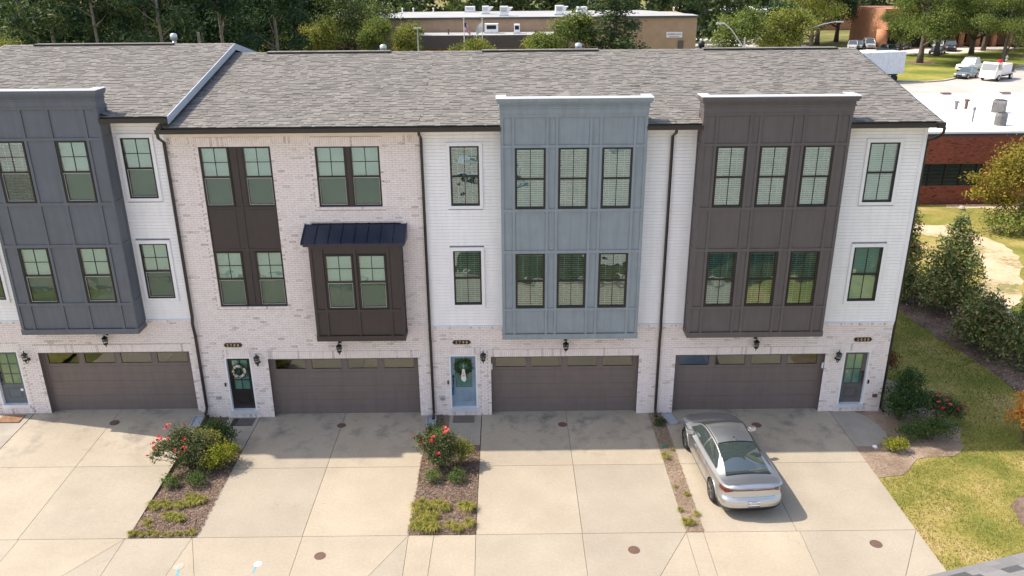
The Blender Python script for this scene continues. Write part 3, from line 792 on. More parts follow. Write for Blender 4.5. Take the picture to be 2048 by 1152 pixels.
        q = MB()
        for i in range(n+1):
            a = xs0+i*w; q.add([(a-.01, -.78, 6.34), (a+.01, -.78, 6.34), (a+.01, -.78, 6.425), (a-.01, -.78, 6.425), (a-.01, 0, 6.765), (a+.01, 0, 6.765), (a+.01, 0, 6.815), (a-.01, 0, 6.815)],
                               [(0, 1, 2, 3), (3, 2, 6, 7), (0, 3, 7, 4), (1, 5, 6, 2)])
        q.build('standing_seams', M['seam'], cr)
    else:
        b0, b1 = S['bay']; zt = 9.70+dz
        sh = [(b0, b1, 3.0, 12.0)]
        for wx0, wx1 in S['swin']:
            for c, d in ((4.04, 5.865), (7.32, 9.165)):
                c += dz; d += dz; sh.append((wx0-.095, wx1+.095, c-.095, d+.115))
                window(root, wx0, wx1, c, d, -.005, 'a' if key == 'A' else 'b', 1.25 if key == 'A' else ((.12 if c > 6 else .3) if key == 'C' else .95))
                win_trim(root, wx0, wx1, c, d, 0.0)
        sw = [(a, b, c, d) for a, b, c, d in sh]
        lap_siding(root, x0, x1, zs, zt-.0, sw)
        m = MB(); 
        for a, b in cut_spans(x0, x1, 9.6, 9.7, [(b0, b1, 0, 20)]): m.box(a, b, -.03, .0, zt-.07, zt)
        m.build('frieze_board', M['cream'], root)
        if key == 'D': MB().box(x1-.09, x1+.02, -.012, .10, zs, zt-.07).build('corner_board', M['white_trim'], root)
        if key == 'A':
            st = [(b0, b0+.07), (-14.97, -14.89), (-13.96, -13.88), (-13.17, -13.09), (-12.16, -12.08), (b1-.07, b1)]
            wx = [(-14.87, -13.98), (-13.07, -12.18)]
        else:
            o = 0 if key == 'C' else 5.895
            st = [(b0, b0+.07)]+[(a+o, b+o) for a, b in ((.16, .235), (1.15, 1.23), (1.43, 1.51), (2.42, 2.50), (2.71, 2.79), (3.70, 3.78))]+[(b1-.07, b1)]
            wx = [(a+o, b+o) for a, b in ((.25, 1.135), (1.53, 2.405), (2.81, 3.685))]
        rl = [(c+dz, d+dz) for c, d in rails0]+[(3.08+dz, 3.26+dz)]
        wins = [(a, b, c+dz, d+dz) for a, b in wx for c, d in ((4.15, 5.95), (7.37, 9.205))]
        clad_bay(root, b0, b1, 3.08+dz, 10.19+dz, -.6, .03, rl, st, wins, S['mat'])
        for i, w in enumerate(wins):
            t = (.2 if i == 1 else 1.2) if key == 'A' else (.22 if w[2] < 6 else (.50 if key == 'C' else .62))
            t += float(RNG.normal(0, .10)) if key != 'A' else 0.0; t = round(t, 1)
            window(root, *w, -.6, 'a' if key == 'A' else 'b', t)
        parapet(root, b0, b1, -.6, S['mat'], dz)
    # roof, soffit, gutters, plain body behind
    ov0 = .36 if key == 'A' else 0; ov1 = .38 if key == 'A' else (.13 if key == 'D' else 0)
    gaps = [(S['bay'][0]-.02, S['bay'][1]+.02, -.42)] if S['bay'] else []
    rx0 = x0-ov0; rx1 = x1+ov1
    rf = shingle_roof(root, rx0, rx1, dz, gaps)
    m = MB(); m.quad((rx0, -.5, 9.70+dz), (rx0, .03, 9.70+dz), (rx1, .03, 9.70+dz), (rx1, -.5, 9.70+dz)); m.build('soffit', M['white_trim'], root)
    spans = cut_spans(rx0, rx1, 9, 10, [(S['bay'][0], S['bay'][1], 0, 20)] if S['bay'] else [])
    for a, b in spans: gutter(root, a, b, dz)
    ye = RIDGE_Y*2+.5; m = MB()
    for xx in (x0, x1):
        zt = lambda y: (roof_z(y, dz) if y <= RIDGE_Y else roof_z(2*RIDGE_Y-y, dz))-.13
        pts = [(xx, .03, zb), (xx, ye-.5, zb), (xx, ye-.5, zt(ye-.5)), (xx, RIDGE_Y, zt(RIDGE_Y)), (xx, .03, zt(.03))]
        m.add(pts, [(0, 1, 2, 3, 4) if xx == x1 else (4, 3, 2, 1, 0)])
    m.quad((x1, ye-.5, zb), (x0, ye-.5, zb), (x0, ye-.5, 9.8+dz), (x1, ye-.5, 9.8+dz))
    m.build('rear_walls', M['siding'], root)
    if key in 'AD':      # rake boards on the open gables
        for xx, s in (((rx0, -1), (rx1, 1)) if key == 'A' else ((rx1, 1),)):
            m = MB()
            for ya, yb in ((-.5, RIDGE_Y), (RIDGE_Y, ye)):
                z = lambda y: roof_z(y, dz) if y <= RIDGE_Y else roof_z(2*RIDGE_Y-y, dz)
                a, b = xx, xx+s*.03; a, b = min(a, b), max(a, b); hh = .21 if key == 'A' else .18
                m.add([(a, ya, z(ya)-hh), (b, ya, z(ya)-hh), (b, yb, z(yb)-hh), (a, yb, z(yb)-hh), (a, ya, z(ya)+.012), (b, ya, z(ya)+.012), (b, yb, z(yb)+.012), (a, yb, z(yb)+.012)],
                      [(0, 3, 2, 1), (4, 5, 6, 7), (0, 1, 5, 4), (1, 2, 6, 5), (2, 3, 7, 6), (3, 0, 4, 7)])
            m.build('rake_board', M['rake'] if key == 'A' else M['gutter'], root)
        m = MB()
        for xx in ((rx0, x0), (x1, rx1)) if key == 'A' else ((x1, rx1),):
            m.quad((xx[0], -.5, roof_z(-.5, dz)-.13), (xx[1], -.5, roof_z(-.5, dz)-.13), (xx[1], RIDGE_Y, roof_z(RIDGE_Y, dz)-.13), (xx[0], RIDGE_Y, roof_z(RIDGE_Y, dz)-.13))
        m.build('rake_soffit', M['white_trim'], root)
    # ridge vent
    rv = {'A': (-16.9, -11.9), 'B': (-8.6, -4.15), 'C': (-.85, 3.35), 'D': (7.15, 12.0)}[key]
    zr = roof_z(RIDGE_Y, dz); m = MB(); m.box(rv[0], rv[1], RIDGE_Y-.17, RIDGE_Y+.17, zr-.02, zr+.030, 0); m.build('ridge_vent', M['black'], root)
    m = MB(); x = rv[0]
    while x < rv[1]:
        b = min(x+.3, rv[1]); m.box(x, b-.004, RIDGE_Y-.16, RIDGE_Y+.18, zr+.030, zr+.050, 0, float(RNG.uniform(.3, .8))); x = b
    m.build('vent_caps', M['shingle'], root, tones=True, kind='stuff')

# downspouts
E_ = -.56
downspout(HOUSE['C'], [(-2.54, E_, 9.72), (-2.54, E_, 9.62), (-2.54, -.07, 9.42), (-2.54, -.07, 3.45), (-2.54, -.12, 3.20), (-2.54, -.10, 3.05), (-2.54, -.06, 2.7), (-2.54, -.06, .16), (-2.54, -.14, .08), (-2.54, -.34, .05)])
downspout(HOUSE['D'], [(4.94, E_, 9.72), (4.94, E_, 9.62), (4.94, -.07, 9.42), (4.94, -.07, 3.45), (4.94, -.12, 3.20), (4.94, -.10, 3.05), (4.94, -.06, 2.7), (4.94, -.06, .16), (4.94, -.14, .08), (4.94, -.34, .05)])
downspout(HOUSE['B'], [(-9.98, -.58, 9.98), (-9.98, -.56, 9.84), (-10.1, -.56, 9.72), (-10.1, -.54, 9.58), (-10.15, -.07, 9.36), (-10.15, -.07, 3.75), (-10.15, -.13, 3.52), (-10.15, -.11, 3.35), (-10.15, -.06, 3.05), (-10.15, -.06, .42), (-10.18, -.12, .24), (-10.25, -.38, .17)])
downspout(HOUSE['D'], [(12.64, -.56, 9.76), (12.78, -.50, 9.66), (12.80, -.42, 9.48), (12.70, -.2, 9.32), (12.62, .02, 9.22), (12.62, .06, 9.0), (12.62, .06, .12), (12.66, -.15, .06)])
m = MB(); m.box(12.5, 12.72, -.66, -.48, 9.69, 9.86); m.build('gutter_end', M['gutter'], HOUSE['D'])

# ------------------------------------------------------------------ fittings on the front walls
def text_mesh(s, size, ext, mat):
    c = bpy.data.curves.new('lettering', 'FONT'); c.body = s; c.size = size; c.extrude = ext; c.align_x = 'CENTER'; c.align_y = 'CENTER'
    o = bpy.data.objects.new('lettering', c); COL.objects.link(o); bpy.context.view_layer.update()
    me = bpy.data.meshes.new_from_object(o.evaluated_get(bpy.context.evaluated_depsgraph_get()))
    bpy.data.objects.remove(o); bpy.data.curves.remove(c); me.materials.clear(); me.materials.append(mat)
    return me
def plaque(x, z, num, label):
    r = empty('address_plaque', (x, -.03, z), label, 'address plaque', 'address plaques above the doors')
    w, h = .30, .068; y0, y1 = -.035, -.004
    m = MB(); m.prism([(x-w, z-.0), (x-w+.05, z-h), (x+w-.05, z-h), (x+w, z), (x+w-.05, z+h), (x-w+.05, z+h)], y0, y1); m.build('plate', M['plaque'], r)
    for i, ch in enumerate(num):
        put(text_mesh(ch, .125, .006, M['gold']), 'numeral', r, (x-.17+.113*i, y0-.004, z), (math.radians(90), 0, 0))
plaque(-17.0, 2.98, '2778', 'dark plaque with gold numerals 78 showing at the left edge, above the slate door')
plaque(-8.99, 2.70, '2788', 'dark plaque with gold numerals 2788 above the black door')
plaque(-1.53, 2.72, '2798', 'dark plaque with gold numerals 2798 above the light blue door')
plaque(11.62, 2.68, '2808', 'dark plaque with gold numerals 2808 above the taupe door at the right end')

def lantern(x, z, label, hang):
    r = empty('wall_lantern', (x, -.02, z), label, 'wall lantern', 'black lanterns on the brick fronts')
    yc = -.20; bk = M['black']
    m = MB(); m.lathe((x, -.004, z+(.16 if hang else -.16)), [(.0, .0), (.055, .0), (.05, .02), (.02, .03)], 12, axis='y')
    if hang: m.tube([(x, -.02, z+.16), (x, -.09, z+.25), (x, -.17, z+.26), (x, yc, z+.20)], .012, 6); m.build('bracket', bk, r)
    else: m.tube([(x, -.02, z-.16), (x, -.08, z-.24), (x, -.16, z-.24), (x, yc, z-.17)], .012, 6); m.tube([(x, -.02, z-.13), (x, -.10, z-.10), (x, -.13, z-.15)], .008, 6); m.build('bracket', bk, r)
    m = MB(); m.lathe((x, yc, z), [(.0, .25), (.008, .23), (.02, .20), (.012, .18), (.04, .15), (.10, .10), (.105, .085), (.075, .08)], 8); m.build('lantern_roof', bk, r)
    m = MB()
    for k in range(6):
        a = k*math.pi/3; m.tube([(x+.078*math.cos(a), yc+.078*math.sin(a), z+.085), (x+.088*math.cos(a), yc+.088*math.sin(a), z), (x+.062*math.cos(a), yc+.062*math.sin(a), z-.11)], .007, 5)
    m.lathe((x, yc, z), [(.078, .02), (.092, .02), (.092, .005), (.078, .005)], 12)
    m.lathe((x, yc, z), [(.068, -.10), (.075, -.115), (.03, -.15), (.012, -.18), (.018, -.20), (.0, -.235)], 8); m.build('cage', bk, r)
    m = MB(); m.lathe((x, yc, z), [(.066, .08), (.074, 0), (.052, -.105)], 10); m.build('lantern_glass', M['lamp_glass'], r, smooth=True)
    m = MB(); m.lathe((x, yc, z), [(.012, -.10), (.014, .0), (.0, .03)], 6); m.build('candle', M['white_trim'], r)
lantern(-15.73, 2.42, 'black lantern between the slate door and the leftmost garage', False)
lantern(-13.02, 2.98, 'black lantern under the slate-grey bay, above the leftmost garage door', True)
lantern(-8.22, 2.24, 'black lantern beside the black front door', False)
lantern(-5.50, 2.62, 'black lantern under the dark brown box window', True)
lantern(-.83, 2.26, 'black lantern between the light blue door and its garage', False)
lantern(1.87, 2.62, 'black lantern hanging under the pale blue-grey bay', True)
lantern(8.08, 2.62, 'black lantern hanging under the dark taupe bay', True)
lantern(10.83, 2.16, 'black lantern beside the taupe front door at the right end', False)

def small_box(name, x0, x1, y0, y1, z0, z1, mat, label, cat):
    m = MB(); m.box(x0, x1, y0, y1, z0, z1); m.box(x0+.01, x1-.01, y0-.01, y0, z0+.02, z1-.02); tag(m.build(name, mat), label, cat); return m
for x, z, l in ((-9.72, .78, 'grey outlet cover low on the brick left of the black door'), (-2.23, .66, 'grey outlet cover low on the brick left of the light blue door'), (12.32, .60, 'brown outlet cover low on the brick right of the taupe door')):
    small_box('outlet_cover', x-.07, x+.07, -.07, -.005, z-.05, z+.05, M['galv'] if x < 5 else M['rust'], l, 'outlet cover')
for x, z, l in ((-9.43, 1.25, 'black doorbell on the white frame of the black door'), (-2.02, 1.26, 'black doorbell left of the light blue door'), (12.03, 1.12, 'black doorbell right of the taupe door'), (-17.06, 1.5, 'black doorbell left of the slate door')):
    small_box('doorbell', x-.022, x+.022, -.035, -.005, z-.065, z+.065, M['black'], l, 'doorbell')
for x, z, l in ((-.56, 1.80, 'white sensor on the left jamb of the garage under the pale blue bay'), (10.44, 1.72, 'white sensor on the right jamb of the garage behind the sedan')):
    small_box('door_sensor', x-.02, x+.02, .02, .08, z-.10, z+.10, M['white_trim'], l, 'sensor')
tg = MB(); tg.box(-1.905, -1.835, .065, .105, .72, .98); tg.tube([(-1.87, .08, .98), (-1.87, .07, 1.10)], .006, 5)
tag(tg.build('door_tag', simple('blue_tag', (.03, .12, .25), .5)), 'blue tag hanging from the handle of the light blue door', 'door tag')

# vent pipes behind the ridge
def cowl(x, y, z0, z1, mat, label, hood=True):
    r = empty('roof_vent', (x, y, z0), label, 'roof vent', 'vents behind the ridge')
    m = MB(); m.lathe((x, y, 0), [(.16, z0-.1), (.11, z0+.02), (.075, z0+.04), (.075, z1-.2)], 14); m.build('pipe', mat, r, smooth=True)
    m = MB()
    if hood: m.lathe((x, y, 0), [(.075, z1-.24), (.11, z1-.22), (.125, z1-.12), (.12, z1-.04), (.06, z1), (0, z1+.005)], 14)
    else: m.lathe((x, y, 0), [(.09, z1-.2), (.09, z1-.02), (.0, z1)], 14)
    m.build('cowl', mat, r, smooth=True)
cowl(-12.12, 7.0, 11.4, 11.97, M['galv'], 'silver cowl vent above the ridge of the left roof')
cowl(-4.50, 7.0, 11.05, 11.52, M['galv'], 'white cowl vent at the ridge above the brown-windowed house')
cowl(2.68, 7.0, 11.05, 11.52, M['galv'], 'white cowl vent at the ridge above the pale blue bay')
cowl(7.22, 7.0, 11.05, 11.56, M['black'], 'black vent pipe at the ridge above the taupe bay')
cowl(-3.5, 7.4, 10.9, 11.25, M['cap'], 'low white vent just behind the ridge near the middle', False)
cowl(7.75, 7.6, 10.9, 11.30, M['black'], 'low black vent cap right of the black vent pipe', False)
cowl(8.35, 5.9, 11.0, 11.0, M['dark'], 'x', False) if False else None
# ------------------------------------------------------------------ ground, slabs, beds
def lerp(a, b, t): return a+(b-a)*t
def sheet(name, pts, z, mat, kind='structure', parent=None):
    m = MB(); a = sum(pts[i][0]*pts[(i+1) % len(pts)][1]-pts[(i+1) % len(pts)][0]*pts[i][1] for i in range(len(pts)))
    if a < 0: pts = pts[::-1]
    m.add([(p[0], p[1], z(*p) if callable(z) else z) for p in pts], [tuple(range(len(pts)))])
    o = m.build(name, mat, parent)
    if kind: o['kind'] = kind
    return o
def wavy(pts, amp, step, seed, close=True):
    """subdivide a polygon and roughen its edge"""
    r = np.random.default_rng(seed); out = []
    n = len(pts)
    for i in range(n):
        a, b = Vector(pts[i][:2]), Vector(pts[(i+1) % n][:2]); L = (b-a).length; k = max(1, int(L/step))
        nn = Vector((-(b-a).y, (b-a).x)).normalized()
        rough = amp if len(pts[i]) < 3 else pts[i][2]
        for j in range(k):
            p = a.lerp(b, j/k); 
            if rough: p = p+nn*float(r.normal(0, rough))
            out.append((p.x, p.y))
    return out
sheet('ground', [(-900, -300), (1200, -300), (1200, 1500), (-900, 1500)], -.16, M['far_ground'])
sheet('lawn', [(10.9, -14), (60, -14), (60, 25.7), (12.6, 25.7), (12.6, 0), (10.9, 0)], -.035, M['lawn'])
sheet('lawn', [(-60, -14), (-17.3, -14), (-17.3, 0), (-17.7, 0), (-17.7, 30), (-60, 30)], -.035, M['lawn'])
sheet('grass_bank', [(-2.6, -24.5), (70, -24.5), (70, -13.6), (-2.6, -13.6)], -.03, M['shade_grass'])
sheet('far_driveway', [(-70, -24.5), (-2.6, -24.5), (-2.6, -13.6), (-70, -13.6)], -.032, M['concrete'])
sheet('street', [(-90, -60), (90, -60), (90, -24.7), (-90, -24.7)], -.06, M['asphalt'])

def za_(x, y): return .24*max(0.0, min(1.0, (y+6.33)/6.33))     # the leftmost driveway climbs to its garage
def inset(pts, d):
    """inset a convex polygon given counter-clockwise"""
    n = len(pts); out = []; q = [Vector(p) for p in pts]
    q = [p for i, p in enumerate(q) if (p-q[i-1]).length > 1e-4]; n = len(q)
    for i in range(n):
        a, b, c = q[i-1], q[i], q[(i+1) % n]
        e0, e1 = (b-a).normalized(), (c-b).normalized()
        n0, n1 = Vector((-e0.y, e0.x)), Vector((-e1.y, e1.x))
        k = n0+n1; den = 1+n0.dot(n1)
        out.append(tuple(b+k*(d/max(den, .15))))
    return out
def slab(parent, pts, z=0.0, mat='concrete', gap=.007, name='concrete_slab'):
    a = sum(pts[i][0]*pts[(i+1) % len(pts)][1]-pts[(i+1) % len(pts)][0]*pts[i][1] for i in range(len(pts)))
    if a < 0: pts = pts[::-1]
    m = MB(); top = (lambda x, y: z(x, y)) if callable(z) else z
    m.slab(inset(pts, gap), -.10, top)
    return m.build(name, M[mat], parent)
R4 = lambda a, b, c, d: [(a, c), (b, c), (b, d), (a, d)]
ROWS = [(.26, -3.08), (-3.08, -6.33)]
def driveway(x0, xm, x1, zf=0.0, walk=None):
    b = MB()
    b.slab(R4(x0+.005, x1-.005, -6.32, .26), -.12, (lambda x, y: zf(x, y)-.022) if callable(zf) else zf-.022)
    base = b.build('driveway', M['joint']); base['kind'] = 'structure'
    for ya, yb in ROWS:
        for xa, xb in ((x0, xm), (xm, x1)): slab(base, R4(xa, xb, yb, ya), zf)
    if walk: slab(base, walk, zf, 'walk', name='walkway_slab')
    return base
def arc(cx, cy, r, a0, a1, n): return [(cx+r*math.cos(math.radians(a0+(a1-a0)*i/n)), cy+r*math.sin(math.radians(a0+(a1-a0)*i/n))) for i in range(n+1)]
driveway(-15.98, -13.14, -10.21, za_, [(-17.6, -2.3), (-15.99, -2.3), (-15.99, 0), (-17.6, 0)])
driveway(-8.41, -5.56, -2.70, 0.0, [(-8.42, 0), (-9.48, 0), (-9.52, -.6)]+arc(-9.0, -1.55, .50, 180, 270, 6)+[(-8.42, -2.05)])
driveway(-.92, 1.93, 4.72, 0.0, [(-.93, 0), (-2.05, 0), (-2.18, -.5)]+arc(-1.60, -1.45, .55, 180, 270, 6)+[(-.93, -2.0)])
driveway(5.19, 7.68, 10.88, 0.0, [(10.885, -2.2)]+arc(11.35, -1.35, .85, 270, 360, 8)+[(12.15, -.9), (11.95, -.3), (11.65, 0), (10.885, 0)])
# apron slabs with their fanned joints
YT, YB = -6.33, -9.4
FAN = [(-19, -19), (-16, -16), (-13.1, -13.1), (-10.27, -12.35), (-10.27, -10.27), (-8.49, -8.78), (-8.49, -7.3), (-5.55, -5.52), (-2.72, -4.35), (-2.72, -2.68), (-2.04, -2.1), (-.92, -.87),
       (1.92, 1.92), (4.71, 2.9), (4.71, 4.68), (5.17, 5.13), (7.75, 7.62), (10.88, 9.0), (10.88, 10.9)]
b = MB(); b.slab([(-19, YT), (10.88, YT), (10.9, -13.5), (-19, -13.5)], -.12, -.022); apron = b.build('apron', M['joint']); apron['kind'] = 'structure'
for (a, c), (b_, d) in zip(FAN, FAN[1:]):
    light = (a, c) in ((-8.49, -8.78), (-2.72, -2.68), (4.71, 4.68))
    slab(apron, [(a, YT), (b_, YT), (d, YB), (c, YB)], 0.0, 'concrete', .006)
x = -19.0
while x < 10.8:
    slab(apron, R4(x, min(x+3.74, 10.9), -13.5, YB), 0.0); x += 3.74
m = MB(); m.box(-60, 10.9, -13.66, -13.5, -.1, .13); o = m.build('kerb', M['concrete_light']); o['kind'] = 'structure'

# planting beds
sheet('mulch_bed', wavy([(-10.215, -6.32, 0), (-8.40, -6.32, 0), (-8.42, -2.06), (-9.5, -1.0), (-9.5, -.0, 0), (-10.215, 0, 0)], .0, .3, 1), .004, M['mulch'])
sheet('mulch_bed', [(-2.71, -6.32), (-.93, -6.32), (-.93, -1.9), (-2.0, -1.9), (-2.0, 0), (-2.71, 0)], .004, M['mulch'])
sheet('mulch_strip', [(4.715, -6.32), (5.195, -6.32), (5.195, 0), (4.715, 0)], .002, M['straw'])
sheet('mulch_bed', wavy([(12.55, 0, 0), (10.885, 0, 0), (10.885, -3.9, 0), (11.6, -3.75), (12.5, -2.95), (13.7, -2.75), (14.3, -2.3), (14.7, -1.2), (14.5, .6), (13.9, 2.3), (12.6, 3.2)], .06, .35, 5), -.020, M['straw'])
sheet('mulch_bed', wavy([(16.9, 14.5), (17.05, 8.9), (17.35, 7.1), (17.6, 5.3), (17.8, 3.9), (17.95, 2.7), (18.2, -1.0), (21.5, -1.2), (21.3, 3.0), (21.0, 8.6), (19.0, 9.7), (18.2, 14.5)], .07, .35, 6), -.022, M['mulch'])
sheet('mulch_bed', [(15.3+1.45*math.cos(t/24*6.283)*(1+.05*math.sin(t*2.1)), -6.0+1.35*math.sin(t/24*6.283)) for t in range(24)], -.024, M['mulch'])
sheet('bare_path', wavy([(21.8, 8.4), (23.2, 10.0), (24.6, 12.2), (26.3, 15.2), (26.6, 18.2), (25.6, 21.0), (23.3, 21.6), (22.6, 20.2), (24.0, 19.0), (24.6, 16.5), (23.6, 13.6), (22.0, 11.4), (21.2, 9.2)], .16, .5, 7), -.026, M['sand'])
sheet('bare_path', wavy([(27.2, 20.4), (30.5, 19.2), (34, 18.6), (34, 19.6), (31, 20.4), (28.0, 21.3)], .14, .5, 8), -.027, M['sand'])
sheet('bare_path', wavy([(27.3, 24.8), (38, 24.2), (38, 25.65), (27.8, 25.65)], .10, .5, 9), -.0275, M['sand'])
sheet('concrete_flume', [(20.9, 6.4), (21.3, 6.3), (22.3, 9.6), (21.9, 9.9)], -.018, M['concrete_light'])

def scatter(name, P, length, width, mat, tone, up=.25, seed=0, parent=None, label=None):
    """n thin quads lying about on a surface"""
    r = np.random.default_rng(seed); n = len(P); P = np.asarray(P, dtype=float)
    a = r.uniform(0, 2*np.pi, n); t = np.stack([np.cos(a), np.sin(a), r.normal(0, up, n)], 1); t /= np.linalg.norm(t, axis=1)[:, None]
    s = np.cross(t, np.stack([r.normal(0, up, n), r.normal(0, up, n), np.ones(n)], 1)); s /= np.linalg.norm(s, axis=1)[:, None]
    L = (length*r.uniform(.5, 1.3, n))[:, None]*.5; W = (width*r.uniform(.6, 1.3, n))[:, None]*.5
    V = np.stack([P-t*L-s*W, P+t*L-s*W, P+t*L+s*W, P-t*L+s*W], 1).reshape(-1, 3)
    me = np_mesh(name, V, np.arange(4*n), np.arange(n)*4, np.full(n, 4), [mat], attrs={'tone': tone})
    o = bpy.data.objects.new(name, me); COL.objects.link(o); o['kind'] = 'stuff'; return tag(o, label)
def in_poly(pts, P):
    x, y = P[:, 0], P[:, 1]; ins = np.zeros(len(P), bool); n = len(pts)
    for i in range(n):
        x0, y0 = pts[i][:2]; x1, y1 = pts[(i+1) % n][:2]
        c = ((y0 > y) != (y1 > y)) & (x < (x1-x0)*(y-y0)/((y1-y0) if y1 != y0 else 1e-9)+x0); ins ^= c
    return ins
def rnd_in(pts, n, seed):
    r = np.random.default_rng(seed); a = np.array([p[:2] for p in pts]); lo, hi = a.min(0), a.max(0)
    P = r.uniform(lo, hi, (n, 2)); return P[in_poly(pts, P)]
for i, (poly, n, z, nm) in enumerate((([(-10.2, -6.32), (-8.35, -6.32), (-8.42, -2.06), (-9.5, -1.0), (-9.5, 0), (-10.2, 0)], 9000, .012, 'mulch chips lying in the left planting bed'),
                                  ([(-2.76, -6.32), (-.94, -6.32), (-.94, -1.98), (-2.2, -1.98), (-2.2, 0), (-2.7, 0)], 9000, .012, 'mulch chips lying in the middle planting bed'),
                                  ([(4.71, -6.32), (5.2, -6.32), (5.2, 0), (4.71, 0)], 3000, .010, 'dry straw lying in the narrow strip between two driveways'),
                                  ([(12.5, 0), (10.9, -2.3), (10.9, -3.8), (12.5, -2.9), (13.7, -2.7), (14.5, -1.2), (14.3, .6), (13.9, 2.2), (12.6, 3)], 8000, -.012, 'pine straw spread over the bed by the right end house'),
                                  ([(16.9, 14), (17.05, 8.9), (17.6, 5.3), (17.95, 2.7), (18.2, -1), (21.4, -1), (21.2, 3), (20.8, 8.4), (19, 9.6)], 12000, -.014, 'brown leaves littering the long shrub bed'))):
    P = rnd_in(poly, n, 20+i); r = np.random.default_rng(40+i)
    scatter('mulch_chips', np.c_[P, np.full(len(P), z)+r.uniform(0, .018, len(P))], .07 if i < 2 or i > 3 else .045, (.014, .014, .009, .009, .03)[i], M['chip' if i not in (2, 3) else 'straw_chip'], r.uniform(0, 1, len(P))**1.2, .25, 60+i, label=nm)

# lawn blades near the camera
def blades(name, P, h, w, mat, tone, seed, label=None, lean=.5, kind='stuff'):
    r = np.random.default_rng(seed); n = len(P); a = r.uniform(0, 2*np.pi, n); d = np.stack([np.cos(a), np.sin(a), np.zeros(n)], 1)
    s = np.stack([-np.sin(a), np.cos(a), np.zeros(n)], 1); H = (h*r.uniform(.5, 1.3, n))[:, None]; W = (w*r.uniform(.7, 1.3, n))[:, None]/2
    tip = P+np.array([0, 0, 1.])*H+d*H*r.uniform(0, 2*lean, n)[:, None]
    V = np.stack([P-s*W, P+s*W, tip], 1).reshape(-1, 3)
    me = np_mesh(name, V, np.arange(3*n), np.arange(n)*3, np.full(n, 3), [mat], attrs={'tone': tone})
    o = bpy.data.objects.new(name, me); COL.objects.link(o)
    if kind: o['kind'] = kind
    return tag(o, label)
def vnoise(P, s, seed):
    r = np.random.default_rng(seed); g = r.random((64, 64)); q = np.abs(P*s) % 63; i = q.astype(int); f = q-i; f = f*f*(3-2*f)
    a = g[i[:, 0], i[:, 1]]; b = g[(i[:, 0]+1) % 64, i[:, 1]]; c = g[i[:, 0], (i[:, 1]+1) % 64]; d = g[(i[:, 0]+1) % 64, (i[:, 1]+1) % 64]
    return (a*(1-f[:, 0])+b*f[:, 0])*(1-f[:, 1])+(c*(1-f[:, 0])+d*f[:, 0])*f[:, 1]
lawnpoly = [(10.9, -9.5), (20, -9.5), (18.3, -1.2), (17.95, 2.7), (17.6, 5.3), (17.05, 8.9), (16.9, 14), (12.65, 14), (12.65, 3.2), (13.9, 2.3), (14.6, .6), (14.7, -1.2), (14.3, -2.3), (13.7, -2.8), (12.5, -3.0), (11.6, -3.85), (10.9, -3.95)]
P = rnd_in(lawnpoly, 150000, 3)
P = P[(P[:, 0]-15.3)**2+(P[:, 1]+6)**2 > 1.9]
nz = vnoise(P+50, .55, 1)*.5+vnoise(P+50, 1.7, 2)*.3+vnoise(P+50, 4.3, 5)*.2
green = np.clip((P[:, 1]-(-3))*.05+.0, 0, .3)
keep = np.random.default_rng(4).random(len(P)) < np.clip(.15+nz*1.25, 0, 1); P = P[keep]; nz = nz[keep]; green = green[keep]
tone = np.clip(.08+nz*.75+green+np.random.default_rng(5).normal(0, .14, len(P)), 0, 1)
blades('lawn_grass', np.c_[P, np.full(len(P), -.036)], .055, .020, M['grass'], tone, 6, 'short yellow-green grass blades on the side lawn')

# covers, discs, mats and splash blocks
def disc(name, u, v, r, mat, label, cat, group=None, zf=0.0, rim=None, pt=None):
    x, y, z = pt or gpt(u, v, zf); z = zf
    m = MB(); m.lathe((x, y, z), [(r, -.02), (r, .006), (r*.86, .007), (r*.84, .003), (r*.5, .004), (r*.48, .007), (r*.2, .007), (0, .007)], 28)
    o = m.build(name, mat); return tag(o, label, cat, group)
cg = 'round rusty drain covers in the driveways'
disc('drain_cover', 229, 845, .15, M['rust'], 'rusty round cover in front of the leftmost garage', 'drain cover', cg, .225)
disc('drain_cover', 683, 851, .15, M['rust'], 'rusty round cover on the joint before the garage beside the black door', 'drain cover', cg)
disc('drain_cover', 1125, 849, .15, M['rust'], 'rusty round cover on the joint before the garage beside the light blue door', 'drain cover', cg)
disc('drain_cover', 1513, 850, .16, M['rust'], 'rusty round cover beside the right mirror of the parked sedan', 'drain cover', cg)
disc('drain_cover', 640, 1112, .15, M['rust'], 'rusty round cover low in the picture, second driveway apron', 'drain cover', cg)
disc('drain_cover', 1268, 1100, .155, M['rust'], 'rusty round cover on the apron below the third driveway', 'drain cover', cg)
disc('drain_cover', 1752, 1088, .16, M['rust'], 'rusty round cover on the apron near the lawn at right', 'drain cover', cg)
disc('marker_disc', 357, 1133, .13, M['concrete_light'], 'pale round marker with a blue paint stroke, left of the joint', 'marker disc')
disc('marker_disc', 516, 1128, .10, M['white_trim'], 'small white round marker with a blue paint stroke', 'marker disc')
bp_ = simple('blue_paint', (.06, .36, .55), .7, var=.2)
for (u0, v0, u1, v1, w) in ((358, 1138, 352, 1152, .05), (512, 1133, 505, 1146, .035)):
    a, b = Vector(gpt(u0, v0)), Vector(gpt(u1, v1)); d = (b-a).normalized(); s = Vector((-d.y, d.x, 0))*w/2
    o = sheet('paint_stroke', [tuple((a-s)[:2]), tuple((b-s)[:2]), tuple((b+s)[:2]), tuple((a+s)[:2])], .004, bp_, None)
    tag(o, 'blue sprayed stroke below the %s round marker' % ('pale' if u0 < 400 else 'small white'), 'paint mark')
